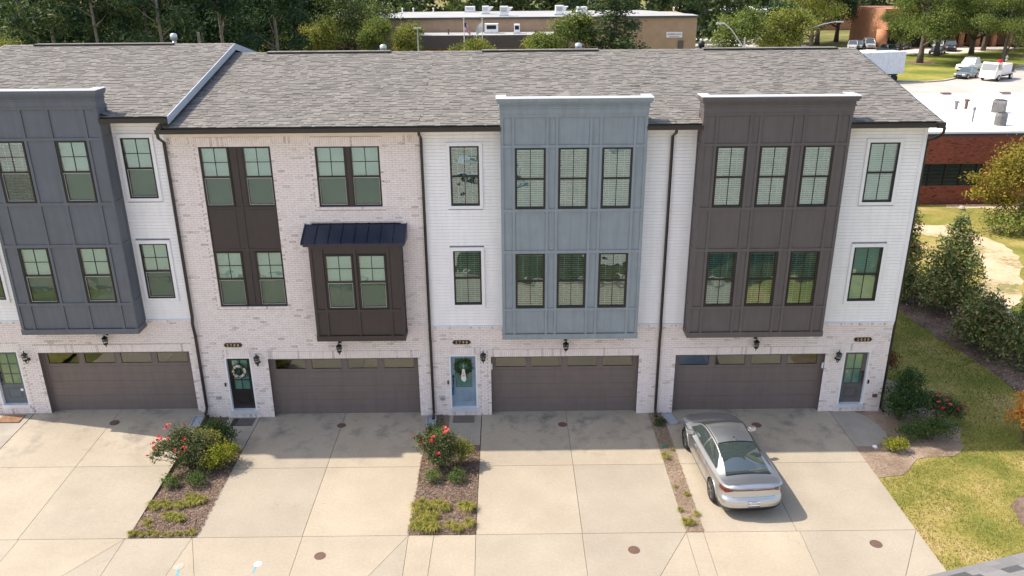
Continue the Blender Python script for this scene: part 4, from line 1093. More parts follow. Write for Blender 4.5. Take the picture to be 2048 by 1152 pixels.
def mat_(x0, x1, y0, y1, z, mat, label, border=None):
    r = empty('doormat', ((x0+x1)/2, (y0+y1)/2, z), label, 'doormat', 'doormats')
    m = MB(); m.box(x0, x1, y0, y1, z+.002, z+.016); m.build('rug', mat, r)
    if border: m = MB(); m.box(border[0], border[1], y0+.01, y1-.01, z+.016, z+.020); m.build('border', M['black'], r)
mat_(-9.28, -8.55, -.58, -.10, 0.0, simple('grey_mat', (.09, .08, .08), .95, var=.4, scale=30), 'dark grey doormat with a black border before the black door', (-9.28, -9.10))
mat_(-1.88, -1.17, -.52, -.07, 0.0, simple('brown_mat', (.13, .105, .09), .95, var=.4, scale=30), 'brown-grey doormat before the light blue door')
mat_(-16.95, -16.20, -.60, -.12, .235, simple('coir_mat', (.22, .12, .07), .95, var=.5, scale=30), 'speckled brown doormat before the slate door at left')
def splash(x, y, z, rz, label):
    m = MB(); w, l = .15, .32
    m.obox((0, 0, .015), (w, 0, 0), (0, l, 0), (0, 0, .012)); m.obox((-w, 0, .04), (.015, 0, 0), (0, l, 0), (0, 0, .03)); m.obox((w, 0, .04), (.015, 0, 0), (0, l, 0), (0, 0, .03)); m.obox((0, l-.015, .045), (w, 0, 0), (0, .015, 0), (0, 0, .035))
    o = m.build('splash_block', simple('splash_grey', (.33, .36, .40), .8), at=(0, 0, 0)); o.location = (x, y, z); o.rotation_euler = (0, 0, rz); tag(o, label, 'splash block', 'grey splash blocks')
splash(-10.30, -.62, .20, .1, 'grey splash block under the downspout beside the leftmost garage')
splash(-2.60, -.45, .0, .05, 'grey splash block under the downspout left of the light blue door')
splash(5.36, -.45, .0, .25, 'grey splash block between the two right driveways')
x, y, z = gpt(1750, 893); tag(MB().lathe((x, y, -.02), [(.08, 0), (.08, .03), (.05, .05), (0, .05)], 16).build('cleanout_cover', M['white_trim']), 'small white cap in the pine straw by the rounded walkway', 'pipe cap')
x, y, z = gpt(1330, 893); tag(MB().lathe((x, y, 0), [(.09, 0), (.09, .02), (.05, .03), (0, .03)], 16).build('valve_cover', simple('green_plastic', (.03, .20, .12), .5)), 'small green lid in the narrow strip between the right driveways', 'lid')

# the corner of the neighbour's roof below the camera
nr = empty('neighbour_house', (8.5, -19.5, 0), 'grey shingled roof corner close to the camera at the lower right', 'house')
A, B_ = Vector(gpt(1862, 1152, 6.9)), Vector(gpt(2052, 1106, 6.9)); d = (B_-A).normalized(); A = A-d*1.6; L = 6.0
up = Vector((d.y, -d.x, 0)).normalized(); sl = Vector((up.x, up.y, .42)).normalized(); nn = d.cross(sl).normalized()
if nn.z < 0: nn = -nn
m = MB(); m.add([A-nn*.03, A+d*L-nn*.03, A+d*L+sl*3.2-nn*.03, A+sl*3.2-nn*.03], [(0, 1, 2, 3)]); m.add([A, A+d*L, A+d*L-Vector((0, 0, .2)), A-Vector((0, 0, .2))], [(3, 2, 1, 0)])
roofn = m.build('roof', M['shingle_near'], nr, tones=True)
for i in range(4):
    t = -.1*(i % 3)
    while t < L:
        w = float(RNG.choice([.20, .26, .32])); tn = .85 if RNG.random() < .6 else .15; th = .014 if tn < .4 else .006
        P = lambda s, u, h: A+d*max(0, min(L, s))+sl*u+nn*h
        s0, s1, u0, u1 = t, t+w-.004, i*.15-.01, i*.15+.16
        q = MB(); q.add([P(s0, u0, 0), P(s1, u0, 0), P(s1, u1, 0), P(s0, u1, 0), P(s0, u0, th+.004), P(s1, u0, th+.004), P(s1, u1, .002), P(s0, u1, .002)], [(4, 5, 6, 7), (0, 1, 5, 4), (1, 2, 6, 5), (3, 0, 4, 7)], 0, float(np.clip(tn+RNG.normal(0, .1), 0, 1)))
        q.build('shingle', M['shingle_near'], roofn, tones=True); t += w
q = MB(); base = [A+sl*.35+d*.3, A+sl*.35+d*(L-.2), A+d*(L-.2)+sl*3.0, A+sl*3.0+d*.3]
q.add([(p.x, p.y, 0) for p in base]+[(p.x, p.y, p.z-.06) for p in base], [(0, 1, 5, 4), (1, 2, 6, 5), (2, 3, 7, 6), (3, 0, 4, 7)]); q.build('walls', M['siding'], nr)
# ------------------------------------------------------------------ the silver sedan
def cr_spline(xs, ys, x):
    """monotone-ish cubic through the points"""
    xs, ys = np.array(xs, float), np.array(ys, float); d = np.diff(ys)/np.diff(xs)
    m = np.zeros(len(xs)); m[1:-1] = np.where(d[:-1]*d[1:] > 0, 2*d[:-1]*d[1:]/(d[:-1]+d[1:]+1e-12), 0); m[0] = d[0]; m[-1] = d[-1]
    i = np.clip(np.searchsorted(xs, x)-1, 0, len(xs)-2); h = xs[i+1]-xs[i]; t = (x-xs[i])/h
    return (2*t**3-3*t**2+1)*ys[i]+(t**3-2*t**2+t)*h*m[i]+(-2*t**3+3*t**2)*ys[i+1]+(t**3-t**2)*h*m[i+1]
CAR_L = 4.68
OUT = np.array([(0, 0), (.40, .012), (.62, .045), (.76, .12), (.835, .26), (.865, .50), (.885, .9), (.905, 1.5), (.912, 2.3), (.908, 3.0), (.90, 3.5), (.875, 3.95), (.81, 4.28), (.66, 4.50), (.42, 4.62), (0, 4.68)])
def car_outline(n):
    seg = np.r_[0, np.cumsum(np.hypot(*np.diff(OUT, axis=0).T))]; s = np.linspace(0, seg[-1], n)
    x = cr_spline(seg, OUT[:, 0], s); y = cr_spline(seg, OUT[:, 1], s); x[0] = x[-1] = 0
    return x, y
def z_sh(y): return cr_spline([0, .3, .8, 1.6, 2.6, 3.4, 4.0, 4.4, 4.68], [1.005, .985, .965, .94, .905, .875, .80, .70, .60], y)
def z_c(y): return cr_spline([0, .10, .35, .60, .95, 1.35, 1.75, 2.2, 2.6, 2.9, 3.25, 3.62, 4.0, 4.35, 4.58, 4.68], [1.03, 1.065, 1.06, 1.085, 1.20, 1.315, 1.385, 1.415, 1.405, 1.355, 1.19, .985, .91, .82, .70, .60], y)
def x_rail(y): return cr_spline([0, .6, 1.0, 1.7, 2.2, 2.7, 3.2, 3.62, 4.2, 4.68], [.70, .635, .585, .545, .555, .585, .65, .71, .6, .3], y)
def body_top(y, t, W):
    """point on the upper half (x >= 0) at station y; t 0 shoulder .. 1 belt .. 2 rail .. 3 centre line"""
    zs, zc = float(z_sh(y)), float(z_c(y)); Wt = max(W-.02, 0)
    cab = float(np.clip((zc-zs-.07)/.25, 0, 1))
    xb = Wt*(.945-.02*cab); zb = zs+.028+.012*cab
    xr = min(float(x_rail(y)), xb*.86); zr = zc-(.035+.02*cab)
    zr = max(zr, zb+.004) if cab > 0 else zb+(zc-zb)*.55
    if t <= 1: return Vector((Wt+(xb-Wt)*t, y, zs+(zb-zs)*math.sin(t*math.pi/2)))
    if t <= 2:
        k = t-1; return Vector((xb+(xr-xb)*k+.018*math.sin(k*math.pi)*cab, y, zb+(zr-zb)*k+.01*math.sin(k*math.pi)*cab))
    k = t-2; return Vector((xr*(1-k), y, zr+(zc-zr)*math.sin(k*math.pi/2)))
def side_off(z, y, zs):
    o = float(np.interp(z, [.16, .22, .34, .50, .62, .74, .84, zs], [.10, .055, .02, .004, .0, .012, .006, .0]))
    r = max(0.0, 1-y/.55); f = max(0.0, (y-4.1)/.58)
    if r > 0: o = o*(1-r)+r*float(np.interp(z, [.16, .24, .36, .50, .60, .68, .78, .85, .88, .93, .97, zs], [.16, .07, -.015, -.045, -.03, .035, .05, .055, .055, .045, -.0, -.02]))
    if f > 0: o = o*(1-f)+f*float(np.interp(z, [.16, .3, .5, .6], [.12, .0, .0, .05]))
    return o
NS = 150; CX, CY = car_outline(NS)
tx = np.gradient(CX); ty = np.gradient(CY); tl = np.hypot(tx, ty); NX, NY = ty/tl, -tx/tl; NX[0] = NX[-1] = 0; NY[0] = -1; NY[-1] = 1
def side_pt(i, k, push=0.0):
    """outline index i (float), k 0..1 from sill to shoulder"""
    j = min(int(i), NS-2); f = i-j
    x, y, nx, ny = [float(a[j]*(1-f)+a[j+1]*f) for a in (CX, CY, NX, NY)]
    zs = float(z_sh(y)); z = .18+(zs-.18)*k; o = side_off(z, y, zs)-push
    return Vector((max(x-nx*o, 0) if x > 0 else 0, y-ny*o, z))
def mirror_add(mb, grid, mi=0, skip=None):
    """grid[i][j] of points on the right half; adds both halves"""
    for s in (1, -1):
        ni, nj = len(grid), len(grid[0]); vs = [(p.x*s, p.y, p.z) for r in grid for p in r]; fs = []
        for i in range(ni-1):
            for j in range(nj-1):
                if skip and skip(grid[i][j], grid[i+1][j+1]): continue
                q = (i*nj+j, (i+1)*nj+j, (i+1)*nj+j+1, i*nj+j+1); fs.append(q if s == 1 else q[::-1])
        mb.add(vs, fs, mi)
silver, nt, bs, _, L_ = new_mat('silver_paint')
bs.inputs['Base Color'].default_value = (.56, .585, .62, 1); bs.inputs['Metallic'].default_value = 1.0; bs.inputs['Roughness'].default_value = .42
bs.inputs['Coat Weight'].default_value = 1.0; bs.inputs['Coat Roughness'].default_value = .05
M['silver'] = silver
def car_glass():
    m, nt, b, N, L = new_mat('car_glass'); b.inputs['Base Color'].default_value = (.035, .050, .047, 1); b.inputs['Roughness'].default_value = .03
    b.inputs['IOR'].default_value = 2.3; b.inputs['Coat Weight'].default_value = 1.0; b.inputs['Coat Roughness'].default_value = .02; return m
M['car_glass'] = car_glass()
M['car_trim'] = simple('black_car_trim', (.012, .012, .013), .35)
M['tail'] = simple('tail_lamp_red', (.13, .004, .008), .15, coat=1.0)
M['rim'] = simple('alloy', (.20, .195, .19), .35, metal=.8)
car = empty('parked_sedan', (0, 0, 0), 'silver sedan parked on the right driveway, nose towards the garage', 'car')
WY = (.95, 3.67); WR = .335
mb = MB()
g = [[side_pt(i, k) for k in np.linspace(0, 1, 30)] for i in range(NS)]
mirror_add(mb, g, 0, lambda a, c: any(math.hypot((a.y+c.y)/2-w, (a.z+c.z)/2-.33) < .375 for w in WY) and a.x > .5)
TS = list(np.linspace(0, 1, 4))+list(1+np.linspace(0, 1, 9)[1:])+list(2+np.linspace(0, 1, 9)[1:])
# shoulder points come from the side surface so that both meet
g = []
for i in range(NS):
    e = side_pt(i, 1.0); row = []
    for t in TS:
        p = body_top(float(CY[i]), t, float(CX[i]))
        f = max(0.0, 1-t); row.append(p.lerp(e, f) if t < 1 else p)
    row[0] = e; g.append(row)
mirror_add(mb, [r for r in g])
body = mb.build('body', M['silver'], car, smooth=True)
def sh(v): return v
def W_at(y):
    j = np.argmin(np.abs(CY[10:-10]-y))+10; lo = max(j-1, 0)
    return float(np.interp(y, CY[8:-8], CX[8:-8]))
def patch(name, mat, ys, t0f, t1f, nt_=8, off=.005, both=True, parent=None):
    """glass and trim lying just proud of the upper body"""
    gg = []
    for y in ys:
        W = W_at(y); row = []
        for k in np.linspace(0, 1, nt_):
            t = t0f(y)+(t1f(y)-t0f(y))*k; e = 1e-3
            p = body_top(y, t, W); a = body_top(y+e, t, W_at(y+e))-p; b = body_top(y, min(t+e, 3), W)-body_top(y, t-e if t > e else t, W)
            n = a.cross(b); n = n.normalized() if n.length > 1e-12 else Vector((0, 0, 1))
            if n.z < 0: n = -n
            row.append(p+n*off)
        gg.append(row)
    if both:
        m = MB(); mirror_add(m, gg); return m.build(name, mat, parent or car, smooth=True)
    for s in (1, -1):
        m = MB(); ni, nj = len(gg), nt_; m.add([(p.x*s, p.y, p.z) for r in gg for p in r], [((i*nj+j, (i+1)*nj+j, (i+1)*nj+j+1, i*nj+j+1) if s == 1 else (i*nj+j+1, (i+1)*nj+j+1, (i+1)*nj+j, i*nj+j)) for i in range(ni-1) for j in range(nj-1)])
        m.build(name, mat, parent or car, smooth=True)
RG = np.linspace(.60, 1.70, 16)
patch('rear_window', M['car_glass'], RG, lambda y: 2.0+.02, lambda y: 3.0, 9, .006)
patch('windscreen', M['car_glass'], np.linspace(2.83, 3.56, 12), lambda y: 2.0, lambda y: 3.0, 9, .006)
wt = lambda y: 1.90-.9*max(0, (1.35-y)/.55)**1.2-.55*max(0, (y-2.95)/.35)**1.3
patch('side_window', M['car_glass'], np.linspace(.98, 2.10, 12), lambda y: 1.10, lambda y: max(1.14, wt(y)), 5, .006, False)
patch('side_window', M['car_glass'], np.linspace(2.16, 3.30, 12), lambda y: 1.10, lambda y: max(1.14, wt(y)), 5, .006, False)
patch('rear_window_surround', M['car_trim'], np.linspace(.555, .60, 3), lambda y: 2.0, lambda y: 3.0, 9, .007)
patch('rear_window_surround', M['car_trim'], np.linspace(1.70, 1.76, 3), lambda y: 2.05, lambda y: 3.0, 9, .007)
patch('roof_seam', M['car_trim'], np.linspace(1.2, 3.0, 16), lambda y: 1.97, lambda y: 2.02, 2, .006, False)
patch('roof_antenna_base', M['car_trim'], np.linspace(1.86, 1.96, 3), lambda y: 2.96, lambda y: 3.0, 2, .008)
m = MB(); m.add([(0, 1.80, 1.40), (-.022, 1.88, 1.40), (0, 1.98, 1.40), (.022, 1.88, 1.40), (0, 1.79, 1.465), (0, 1.90, 1.43)], [(0, 1, 4), (1, 5, 4), (1, 2, 5), (2, 3, 5), (3, 4, 5), (3, 0, 4)]); m.build('antenna_fin', M['car_trim'], car)
def side_strip(name, mat, i0, i1, n, kf0, kf1, push, nk=4, both=True, parent=None):
    m = MB(); gg = [[side_pt(i, kf0(i)+(kf1(i)-kf0(i))*k, push) for k in np.linspace(0, 1, nk)] for i in np.linspace(i0, i1, n)]
    mirror_add(m, gg); return m.build(name, mat, parent or car, smooth=True)
iy = lambda y: float(np.interp(y, CY, np.arange(NS)))
ix = lambda x: float(np.interp(x, CX[:30], np.arange(30)))
kz = lambda i, z: (z-.18)/(float(z_sh(float(np.interp(i, np.arange(NS), CY))))-.18)
side_strip('light_bar', M['tail'], 0, ix(.60), 14, lambda i: kz(i, .868), lambda i: kz(i, .902), .004, 3)
def lamp_lo(i): f = min(1, max(0, (i-ix(.56))/(ix(.76)-ix(.56)))); return kz(i, .868-.07*f)
def lamp_hi(i): f = min(1, max(0, (i-ix(.56))/(ix(.76)-ix(.56)))); return kz(i, .902+.045*f)
side_strip('tail_lamp', M['tail'], ix(.56), iy(.42), 16, lamp_lo, lamp_hi, .006, 5)
side_strip('trunk_gap', M['car_trim'], 0, ix(.60), 12, lambda i: kz(i, .675), lambda i: kz(i, .685), .003, 2)
side_strip('lower_valance', M['car_trim'], 0, iy(.60), 24, lambda i: kz(i, .185), lambda i: kz(i, .36), .012, 5)
side_strip('sill_trim', M['car_trim'], iy(1.38), iy(3.25), 24, lambda i: 0.0, lambda i: .10, .006, 3)
for yy in (1.42, 2.13, 3.12):
    side_strip('door_gap', M['car_trim'], iy(yy), iy(yy+.010), 2, lambda i: .12, lambda i: .99, .003, 12)
for s in (1, -1):
    for yy in (1.62, 2.52):
        p = side_pt(iy(yy), .80); m = MB(); m.obox((s*(p.x+.016), yy, .80), (.012, 0, 0), (0, .085, 0), (0, 0, .014)); m.build('door_handle', M['silver'], car)
    w = MB(); w.obox((s*.965, 3.02, .985), (.095, .03*s, 0), (-.02*s, .055, 0), (0, 0, .058)); w.obox((s*.87, 3.0, .945), (.05, 0, .01), (0, .03, 0), (0, 0, .015)); mo = w.build('mirror', M['silver'], car)
    bv = mo.modifiers.new('round', 'BEVEL'); bv.width = .025; bv.segments = 3
    w = MB(); w.obox((s*.967, 2.957, .985), (.085, .028*s, 0), (0, .002, 0), (0, 0, .048)); w.build('mirror_glass', M['galv'], mo)
    for wy in WY:
        wh = empty('wheel', (s*.80, wy, WR), parent=car)
        t = MB(); t.lathe((s*.795, wy, WR), [(.20, -.10), (.30, -.108), (.328, -.09), (.335, -.05), (.335, .05), (.328, .09), (.30, .108), (.225, .100)], 40, axis='x'); t.build('tyre', M['rubber'], wh, smooth=True)
        t = MB(); xo = s*.895
        t.lathe((xo, wy, WR), [(.232, -s*.006), (.228, s*.004), (.205, s*.0), (.20, -s*.05)], 40, axis='x')
        for k in range(5):
            a = k*2*math.pi/5+.3
            for da in (-.17, .17):
                u0 = Vector((0, math.cos(a), math.sin(a))); u1 = Vector((0, math.cos(a+da), math.sin(a+da)))
                t.tube([Vector((xo-s*.008, wy, WR))+u0*.035, Vector((xo, wy, WR))+u1*.212], [.022, .017], 5)
        t.lathe((xo, wy, WR), [(.05, -s*.02), (.05, s*.004), (.0, s*.008)], 16, axis='x'); t.build('rim', M['rim'], wh)
        t = MB(); t.lathe((s*.845, wy, WR), [(.21, -s*.01), (.21, s*.0), (.0, s*.002)], 24, axis='x'); t.build('brake', M['car_trim'], wh)
        t = MB(); t.lathe((s*.62, wy, .33), [(.38, -.02), (.38, .0)], 30, axis='x')
        n = 24; v = []; 
        for k in range(n+1):
            a = -.25+(math.pi+.5)*k/n
            for xx in (.62, .888): v.append((s*xx, wy+.378*math.cos(a), .33+.378*math.sin(a)))
        t.add(v, [(2*k, 2*k+1, 2*k+3, 2*k+2) for k in range(n)]); t.build('wheel_well', M['car_trim'], car)
        t = MB(); pts = []
        for k in range(19):
            a = -.15+(math.pi+.3)*k/18; yy = wy+.379*math.cos(a); zz = .33+.379*math.sin(a); i = iy(yy); p = side_pt(i, max(0, kz(i, zz)), .001); pts.append((s*p.x, yy, zz))
        t.tube(pts, .013, 6); t.build('wheel_arch', M['silver'], car, smooth=True)
p = side_pt(0, kz(0, .50), 0)
pl = MB(); pl.box(-.16, .16, p.y-.022, p.y-.008, .44, .60); plate = pl.build('licence_plate', M['white_trim'], car)
put(text_mesh('RCM 4308', .072, .002, simple('plate_ink', (.10, .10, .13), .5)), 'plate_number', plate, (0, p.y-.024, .525), (math.radians(90), 0, 0))
put(text_mesh('GEORGIA', .030, .002, simple('plate_red', (.35, .05, .05), .5)), 'plate_state', plate, (0, p.y-.024, .582), (math.radians(90), 0, 0))
fr = MB(); fr.box(-.165, .165, p.y-.026, p.y-.020, .432, .462); fr.build('plate_frame', M['car_trim'], plate)
q = side_pt(0, kz(0, .94), 0); e = MB(); 
for k in range(24):
    a = k/24*2*math.pi; a2 = (k+1)/24*2*math.pi
    e.tube([(.055*math.cos(a), q.y-.006, .945+.028*math.sin(a)), (.055*math.cos(a2), q.y-.006, .945+.028*math.sin(a2))], .004, 4)
e.tube([(-.022, q.y-.008, .925), (-.010, q.y-.008, .962)], .004, 4); e.tube([(.010, q.y-.008, .928), (.022, q.y-.008, .965)], .004, 4); e.tube([(-.018, q.y-.008, .944), (.018, q.y-.008, .947)], .004, 4)
e.build('badge', M['galv'], car)
ub = MB(); ub.box(-.72, .72, .35, 4.3, .16, .55); ub.build('underbody', M['car_trim'], car)
car.location = (6.62, -5.79, 0.0); car.rotation_euler = (0, 0, math.radians(3.6))
# ------------------------------------------------------------------ plants
def unit(v): return v/np.maximum(np.linalg.norm(v, axis=-1, keepdims=True), 1e-9)
def crown_points(rng, blobs, n, clump=14, spread=.16, hollow=.55):
    """leaf places clumped near the skins of the blobs (cx, cy, cz, rx, ry, rz)"""
    B = np.array(blobs, float); w = (B[:, 3]*B[:, 4]*B[:, 5])**(2/3); w /= w.sum()
    nc = max(4, n//clump); bi = rng.choice(len(B), nc, p=w); d = unit(rng.normal(size=(nc, 3)))
    d[:, 2] = np.where(d[:, 2] < -.5, -d[:, 2]*.5, d[:, 2])
    rad = 1-(1-hollow)*rng.random(nc)**1.8
    C = B[bi, :3]+d*B[bi, 3:]*rad[:, None]
    ct = rng.random(nc)
    k = rng.integers(0, nc, n); s = (B[bi[k], 3:].mean(1)*spread)[:, None]
    P = C[k]+rng.normal(size=(n, 3))*s
    out = unit(P-B[bi[k], :3])
    return P, out, ct[k]
def leaf_quads(name, P, out, size, mat, tone, rng, aspect=.55, fold=0.0, upb=.45, rnd=.8):
    n = len(P); N = unit(out*.7+np.array([0, 0, upb])+rng.normal(size=(n, 3))*rnd)
    T = unit(np.cross(N, rng.normal(size=(n, 3)))); S = np.cross(N, T)
    L = (size*rng.uniform(.55, 1.35, n))[:, None]*.5; W = L*aspect
    V = np.stack([P-T*L, P+S*W+N*W*fold, P+T*L, P-S*W+N*W*fold], 1).reshape(-1, 3)
    return np_mesh(name, V, np.arange(4*n), np.arange(n)*4, np.full(n, 4), [mat], attrs={'tone': np.clip(tone, 0, 1)})
def add_mesh(me, name, parent, kind=None):
    o = bpy.data.objects.new(name, me); COL.objects.link(o); o.parent = parent; ORG[o.name] = ORG[parent.name].copy(); reg(o, parent)
    if kind: o['kind'] = kind
    return o
def limbs(trunk_h, r0, blobs, rng, mat, top=None, lean=(0, 0)):
    m = MB(); th = top or trunk_h
    pts = [(0, 0, -.1), (lean[0]*.3+rng.normal(0, .02), lean[1]*.3, trunk_h*.35), (lean[0]*.7+rng.normal(0, .04), lean[1]*.7, trunk_h*.75), (lean[0], lean[1], th)]
    m.tube(pts, [r0*1.25, r0*.92, r0*.75, r0*.28], 9)
    for b in blobs:
        z = max(trunk_h*.55, min(th, b[2]-abs(b[0])*.7-abs(b[1])*.7)); p0 = Vector((lean[0]*z/th, lean[1]*z/th, z)); p2 = Vector(b[:3])
        mid = p0.lerp(p2, .5)+Vector((0, 0, -.06*(p2-p0).length)); m.tube([p0, mid, p2], [r0*.42, r0*.26, r0*.08], 6)
    return m.mesh('trunk', mat, smooth=True)
def plant(name, loc, label, cat, group=None, rz=0.0): return empty(name, loc, label, cat, group, rz=rz)
def bush(name, loc, label, mat, blobs, n, size, seed, cat='shrub', group=None, aspect=.6, tone=(.5, .2), stems=6, hollow=.4, spread=.2, clump=10, extra=None):
    rng = np.random.default_rng(seed); r = plant(name, loc, label, cat, group)
    P, o, ct = crown_points(rng, blobs, n, clump, spread, hollow)
    P[:, 2] = np.maximum(P[:, 2], .03)
    me = leaf_quads('foliage', P, o, size, M[mat], tone[0]+(ct-.5)*.5+rng.normal(0, tone[1], n), rng, aspect)
    add_mesh(me, 'foliage', r)
    m = MB()
    for b in blobs:
        for _ in range(stems):
            a = rng.normal(0, .5, 2); t = Vector((b[0]+a[0]*b[3], b[1]+a[1]*b[4], b[2]+b[5]*.6)); m.tube([(rng.normal(0, .06), rng.normal(0, .06), -.02), Vector((t.x*.45, t.y*.45, t.z*.5)), t], [.014, .010, .004], 5)
    add_mesh(m.mesh('stems', M['stem']), 'stems', r)
    return r, rng, P, o
def bloom_mesh(mat, r=.055, seed=0):
    g = np.random.default_rng(seed); m = MB()
    for k in range(9):
        a = k*2*math.pi/5+(.6 if k > 4 else 0); rr = r if k < 5 else r*.6; h = .0 if k < 5 else r*.35
        c, s = math.cos(a), math.sin(a)
        m.add([(0, 0, h*.3), (rr*.7*c-rr*.45*s, rr*.7*s+rr*.45*c, h+rr*.35), (rr*c, rr*s, h+rr*.3), (rr*.7*c+rr*.45*s, rr*.7*s-rr*.45*c, h+rr*.35)], [(0, 3, 2, 1)])
    return m.mesh('bloom', mat)
BLOOM = bloom_mesh(M['petal']); BLOOM2 = bloom_mesh(M['petal_pink'], .062)
def blooms(r, pts, me):
    for x, y, z in pts: put(me, 'bloom', r, ORG[r.name]+Vector((x, y, z)), (RNG.uniform(-.7, .1), RNG.uniform(-.5, .5), RNG.uniform(0, 6)), (1.15,)*3)
# left bed
r, *_ = bush('rose_bush', (-9.65, -3.0, 0), 'rose bush with red blooms in the bed between the first two driveways', 'leaf_rose',
     [(0, 0, .75, .62, .50, .50), (-.52, -.35, .95, .34, .30, .28), (.25, .2, .65, .5, .45, .45), (-.25, .15, 1.05, .36, .3, .25), (-.75, -.45, .75, .24, .22, .22), (.05, -.3, .5, .5, .35, .38)], 7600, .062, 11, 'rose bush', tone=(.5, .2), hollow=.25)
blooms(r, [(-.98, -.62, .82), (-.85, -.38, 1.12), (-.72, -.25, 1.25), (-.70, -.42, 1.22), (-.80, -.5, 1.02), (-.55, -.05, 1.42), (-.48, .02, 1.48), (-.62, -.02, 1.36), (-.15, .25, 1.36), (.0, -.25, 1.15), (.02, -.42, .98), (-.22, -.5, .95), (.1, -.48, 1.0), (-.05, -.5, .82), (-.62, .15, 1.4), (-.45, -.3, 1.2), (-.6, -.38, 1.25)], BLOOM)
bush('dark_shrub', (-9.30, -1.75, 0), 'dark green shrub in the shade behind the left rose bush', 'leaf_shrub', [(0, 0, .55, .45, .36, .40), (.25, -.1, .4, .4, .33, .34)], 2600, .065, 12)
bush('yellow_green_shrub', (-9.28, -2.45, 0), 'yellow-green shrub behind the left rose bush, nearer the wall', 'leaf_olive', [(0, 0, .66, .46, .36, .32), (-.3, .1, .6, .35, .3, .3)], 2400, .06, 121, tone=(.75, .2))
bush('lime_shrub', (-8.82, -3.05, 0), 'bright lime-yellow shrub at the right of the left rose bush', 'leaf_lime', [(0, 0, .46, .46, .36, .36), (.24, .22, .42, .32, .3, .3), (-.2, -.2, .34, .3, .25, .26)], 3000, .055, 13, hollow=.5)
sm = 'small round shrubs in the two planting beds'
bush('small_shrub', (-9.92, -4.0, 0), 'small round shrub at the left edge of the left bed', 'leaf_shrub', [(0, 0, .20, .27, .24, .17)], 900, .045, 14, group=sm, tone=(.85, .2), stems=4)
bush('small_shrub', (-9.18, -3.95, 0), 'small round shrub right of its twin in the left bed', 'leaf_shrub', [(0, 0, .23, .33, .27, .19)], 1100, .045, 15, group=sm, tone=(.6, .25), stems=4)
bush('small_shrub', (-2.26, -3.85, 0), 'small round shrub at the left below the middle rose bush', 'leaf_shrub', [(0, 0, .21, .27, .24, .18)], 900, .045, 16, group=sm, tone=(.9, .2), stems=4)
bush('small_shrub', (-1.56, -3.9, 0), 'small round shrub at the right below the middle rose bush', 'leaf_shrub', [(0, 0, .21, .28, .26, .18), (-.05, .12, .25, .14, .14, .14)], 1000, .045, 17, group=sm, tone=(.72, .25), stems=4)
# middle bed
r, *_ = bush('rose_bush', (-2.10, -3.15, 0), 'rose bush with pink and red blooms left of the blue-doored house walkway', 'leaf_rose',
     [(0, 0, .70, .50, .42, .48), (-.3, -.05, .9, .38, .3, .3), (.15, .1, .95, .35, .3, .28), (-.62, 0, 1.0, .16, .15, .14), (0, -.25, .45, .42, .3, .35)], 5800, .062, 18, 'rose bush', tone=(.45, .2), hollow=.3)
blooms(r, [(-.80, 0, 1.12), (-.35, -.05, 1.28), (-.15, -.2, 1.20), (-.22, -.28, 1.12), (-.5, -.2, 1.0), (.0, -.5, .82), (-.42, -.55, .55), (-.12, -.3, 1.1), (-.52, -.05, 1.1)], BLOOM)
blooms(r, [(.18, .05, 1.36), (.22, -.08, 1.30), (.15, -.1, 1.27), (.26, 0, 1.32)], BLOOM2)
bush('dark_shrub', (-2.28, -2.1, 0), 'dark green shrub in the shade behind the middle rose bush', 'leaf_shrub', [(0, 0, .5, .36, .32, .36)], 1800, .065, 19)
bush('yellow_green_shrub', (-1.52, -3.0, 0), 'yellow-green shrub against the right side of the middle rose bush', 'leaf_olive', [(0, 0, .50, .38, .34, .38), (.22, .0, .55, .26, .26, .28)], 2300, .055, 20, tone=(.55, .25), hollow=.4)
# bed at the right end
bush('evergreen_shrub', (13.05, -.45, 0), 'tall dark green shrub against the corner of the right end house', 'leaf_shrub', [(0, 0, .7, .55, .5, .55), (.35, .35, 1.2, .42, .4, .40), (-.1, -.2, .45, .55, .45, .4), (.45, -.25, .75, .4, .4, .45)], 7000, .07, 21, tone=(.25, .2), hollow=.45)
r, *_ = bush('red_shrub', (13.35, 1.75, 0), 'deep red flowering shrub behind the dark evergreen at the house corner', 'leaf_red', [(0, 0, 1.0, .42, .4, .55), (-.3, .1, .8, .35, .3, .45)], 3000, .07, 22, tone=(.5, .3))
r, *_ = bush('rose_bush', (14.15, -.85, 0), 'rose bush with coral blooms at the lawn edge, right of the dark evergreen', 'leaf_rose', [(0, 0, .6, .55, .45, .42), (.4, -.1, .5, .35, .3, .35), (-.25, .1, .75, .3, .3, .28)], 3800, .062, 23, 'rose bush', tone=(.2, .25))
blooms(r, [(-.2, -.1, 1.05), (.05, -.2, .95), (-.3, -.35, .8), (-.15, -.4, .78), (.45, -.2, .9), (.35, -.35, .7), (.7, -.1, .8), (.72, -.2, .7), (.75, -.3, .6), (.2, -.05, 1.0), (-.1, .1, 1.05)], BLOOM)
blooms(r, [(.1, -.3, .85), (-.25, -.25, .92), (.55, -.25, .72)], BLOOM2)
bush('spreading_shrub', (13.3, -1.75, 0), 'low spreading olive-green shrub in front of the dark evergreen', 'leaf_shrub', [(0, 0, .35, .62, .40, .32), (-.6, -.1, .27, .4, .32, .25), (.45, -.1, .42, .42, .36, .36)], 4200, .06, 24, tone=(.5, .25))
bush('variegated_shrub', (11.92, -2.5, 0), 'small bright yellow-green shrub on the straw by the rounded walkway', 'leaf_lime', [(0, 0, .24, .36, .24, .20), (.3, .05, .22, .2, .2, .18)], 1500, .05, 25, hollow=.5)
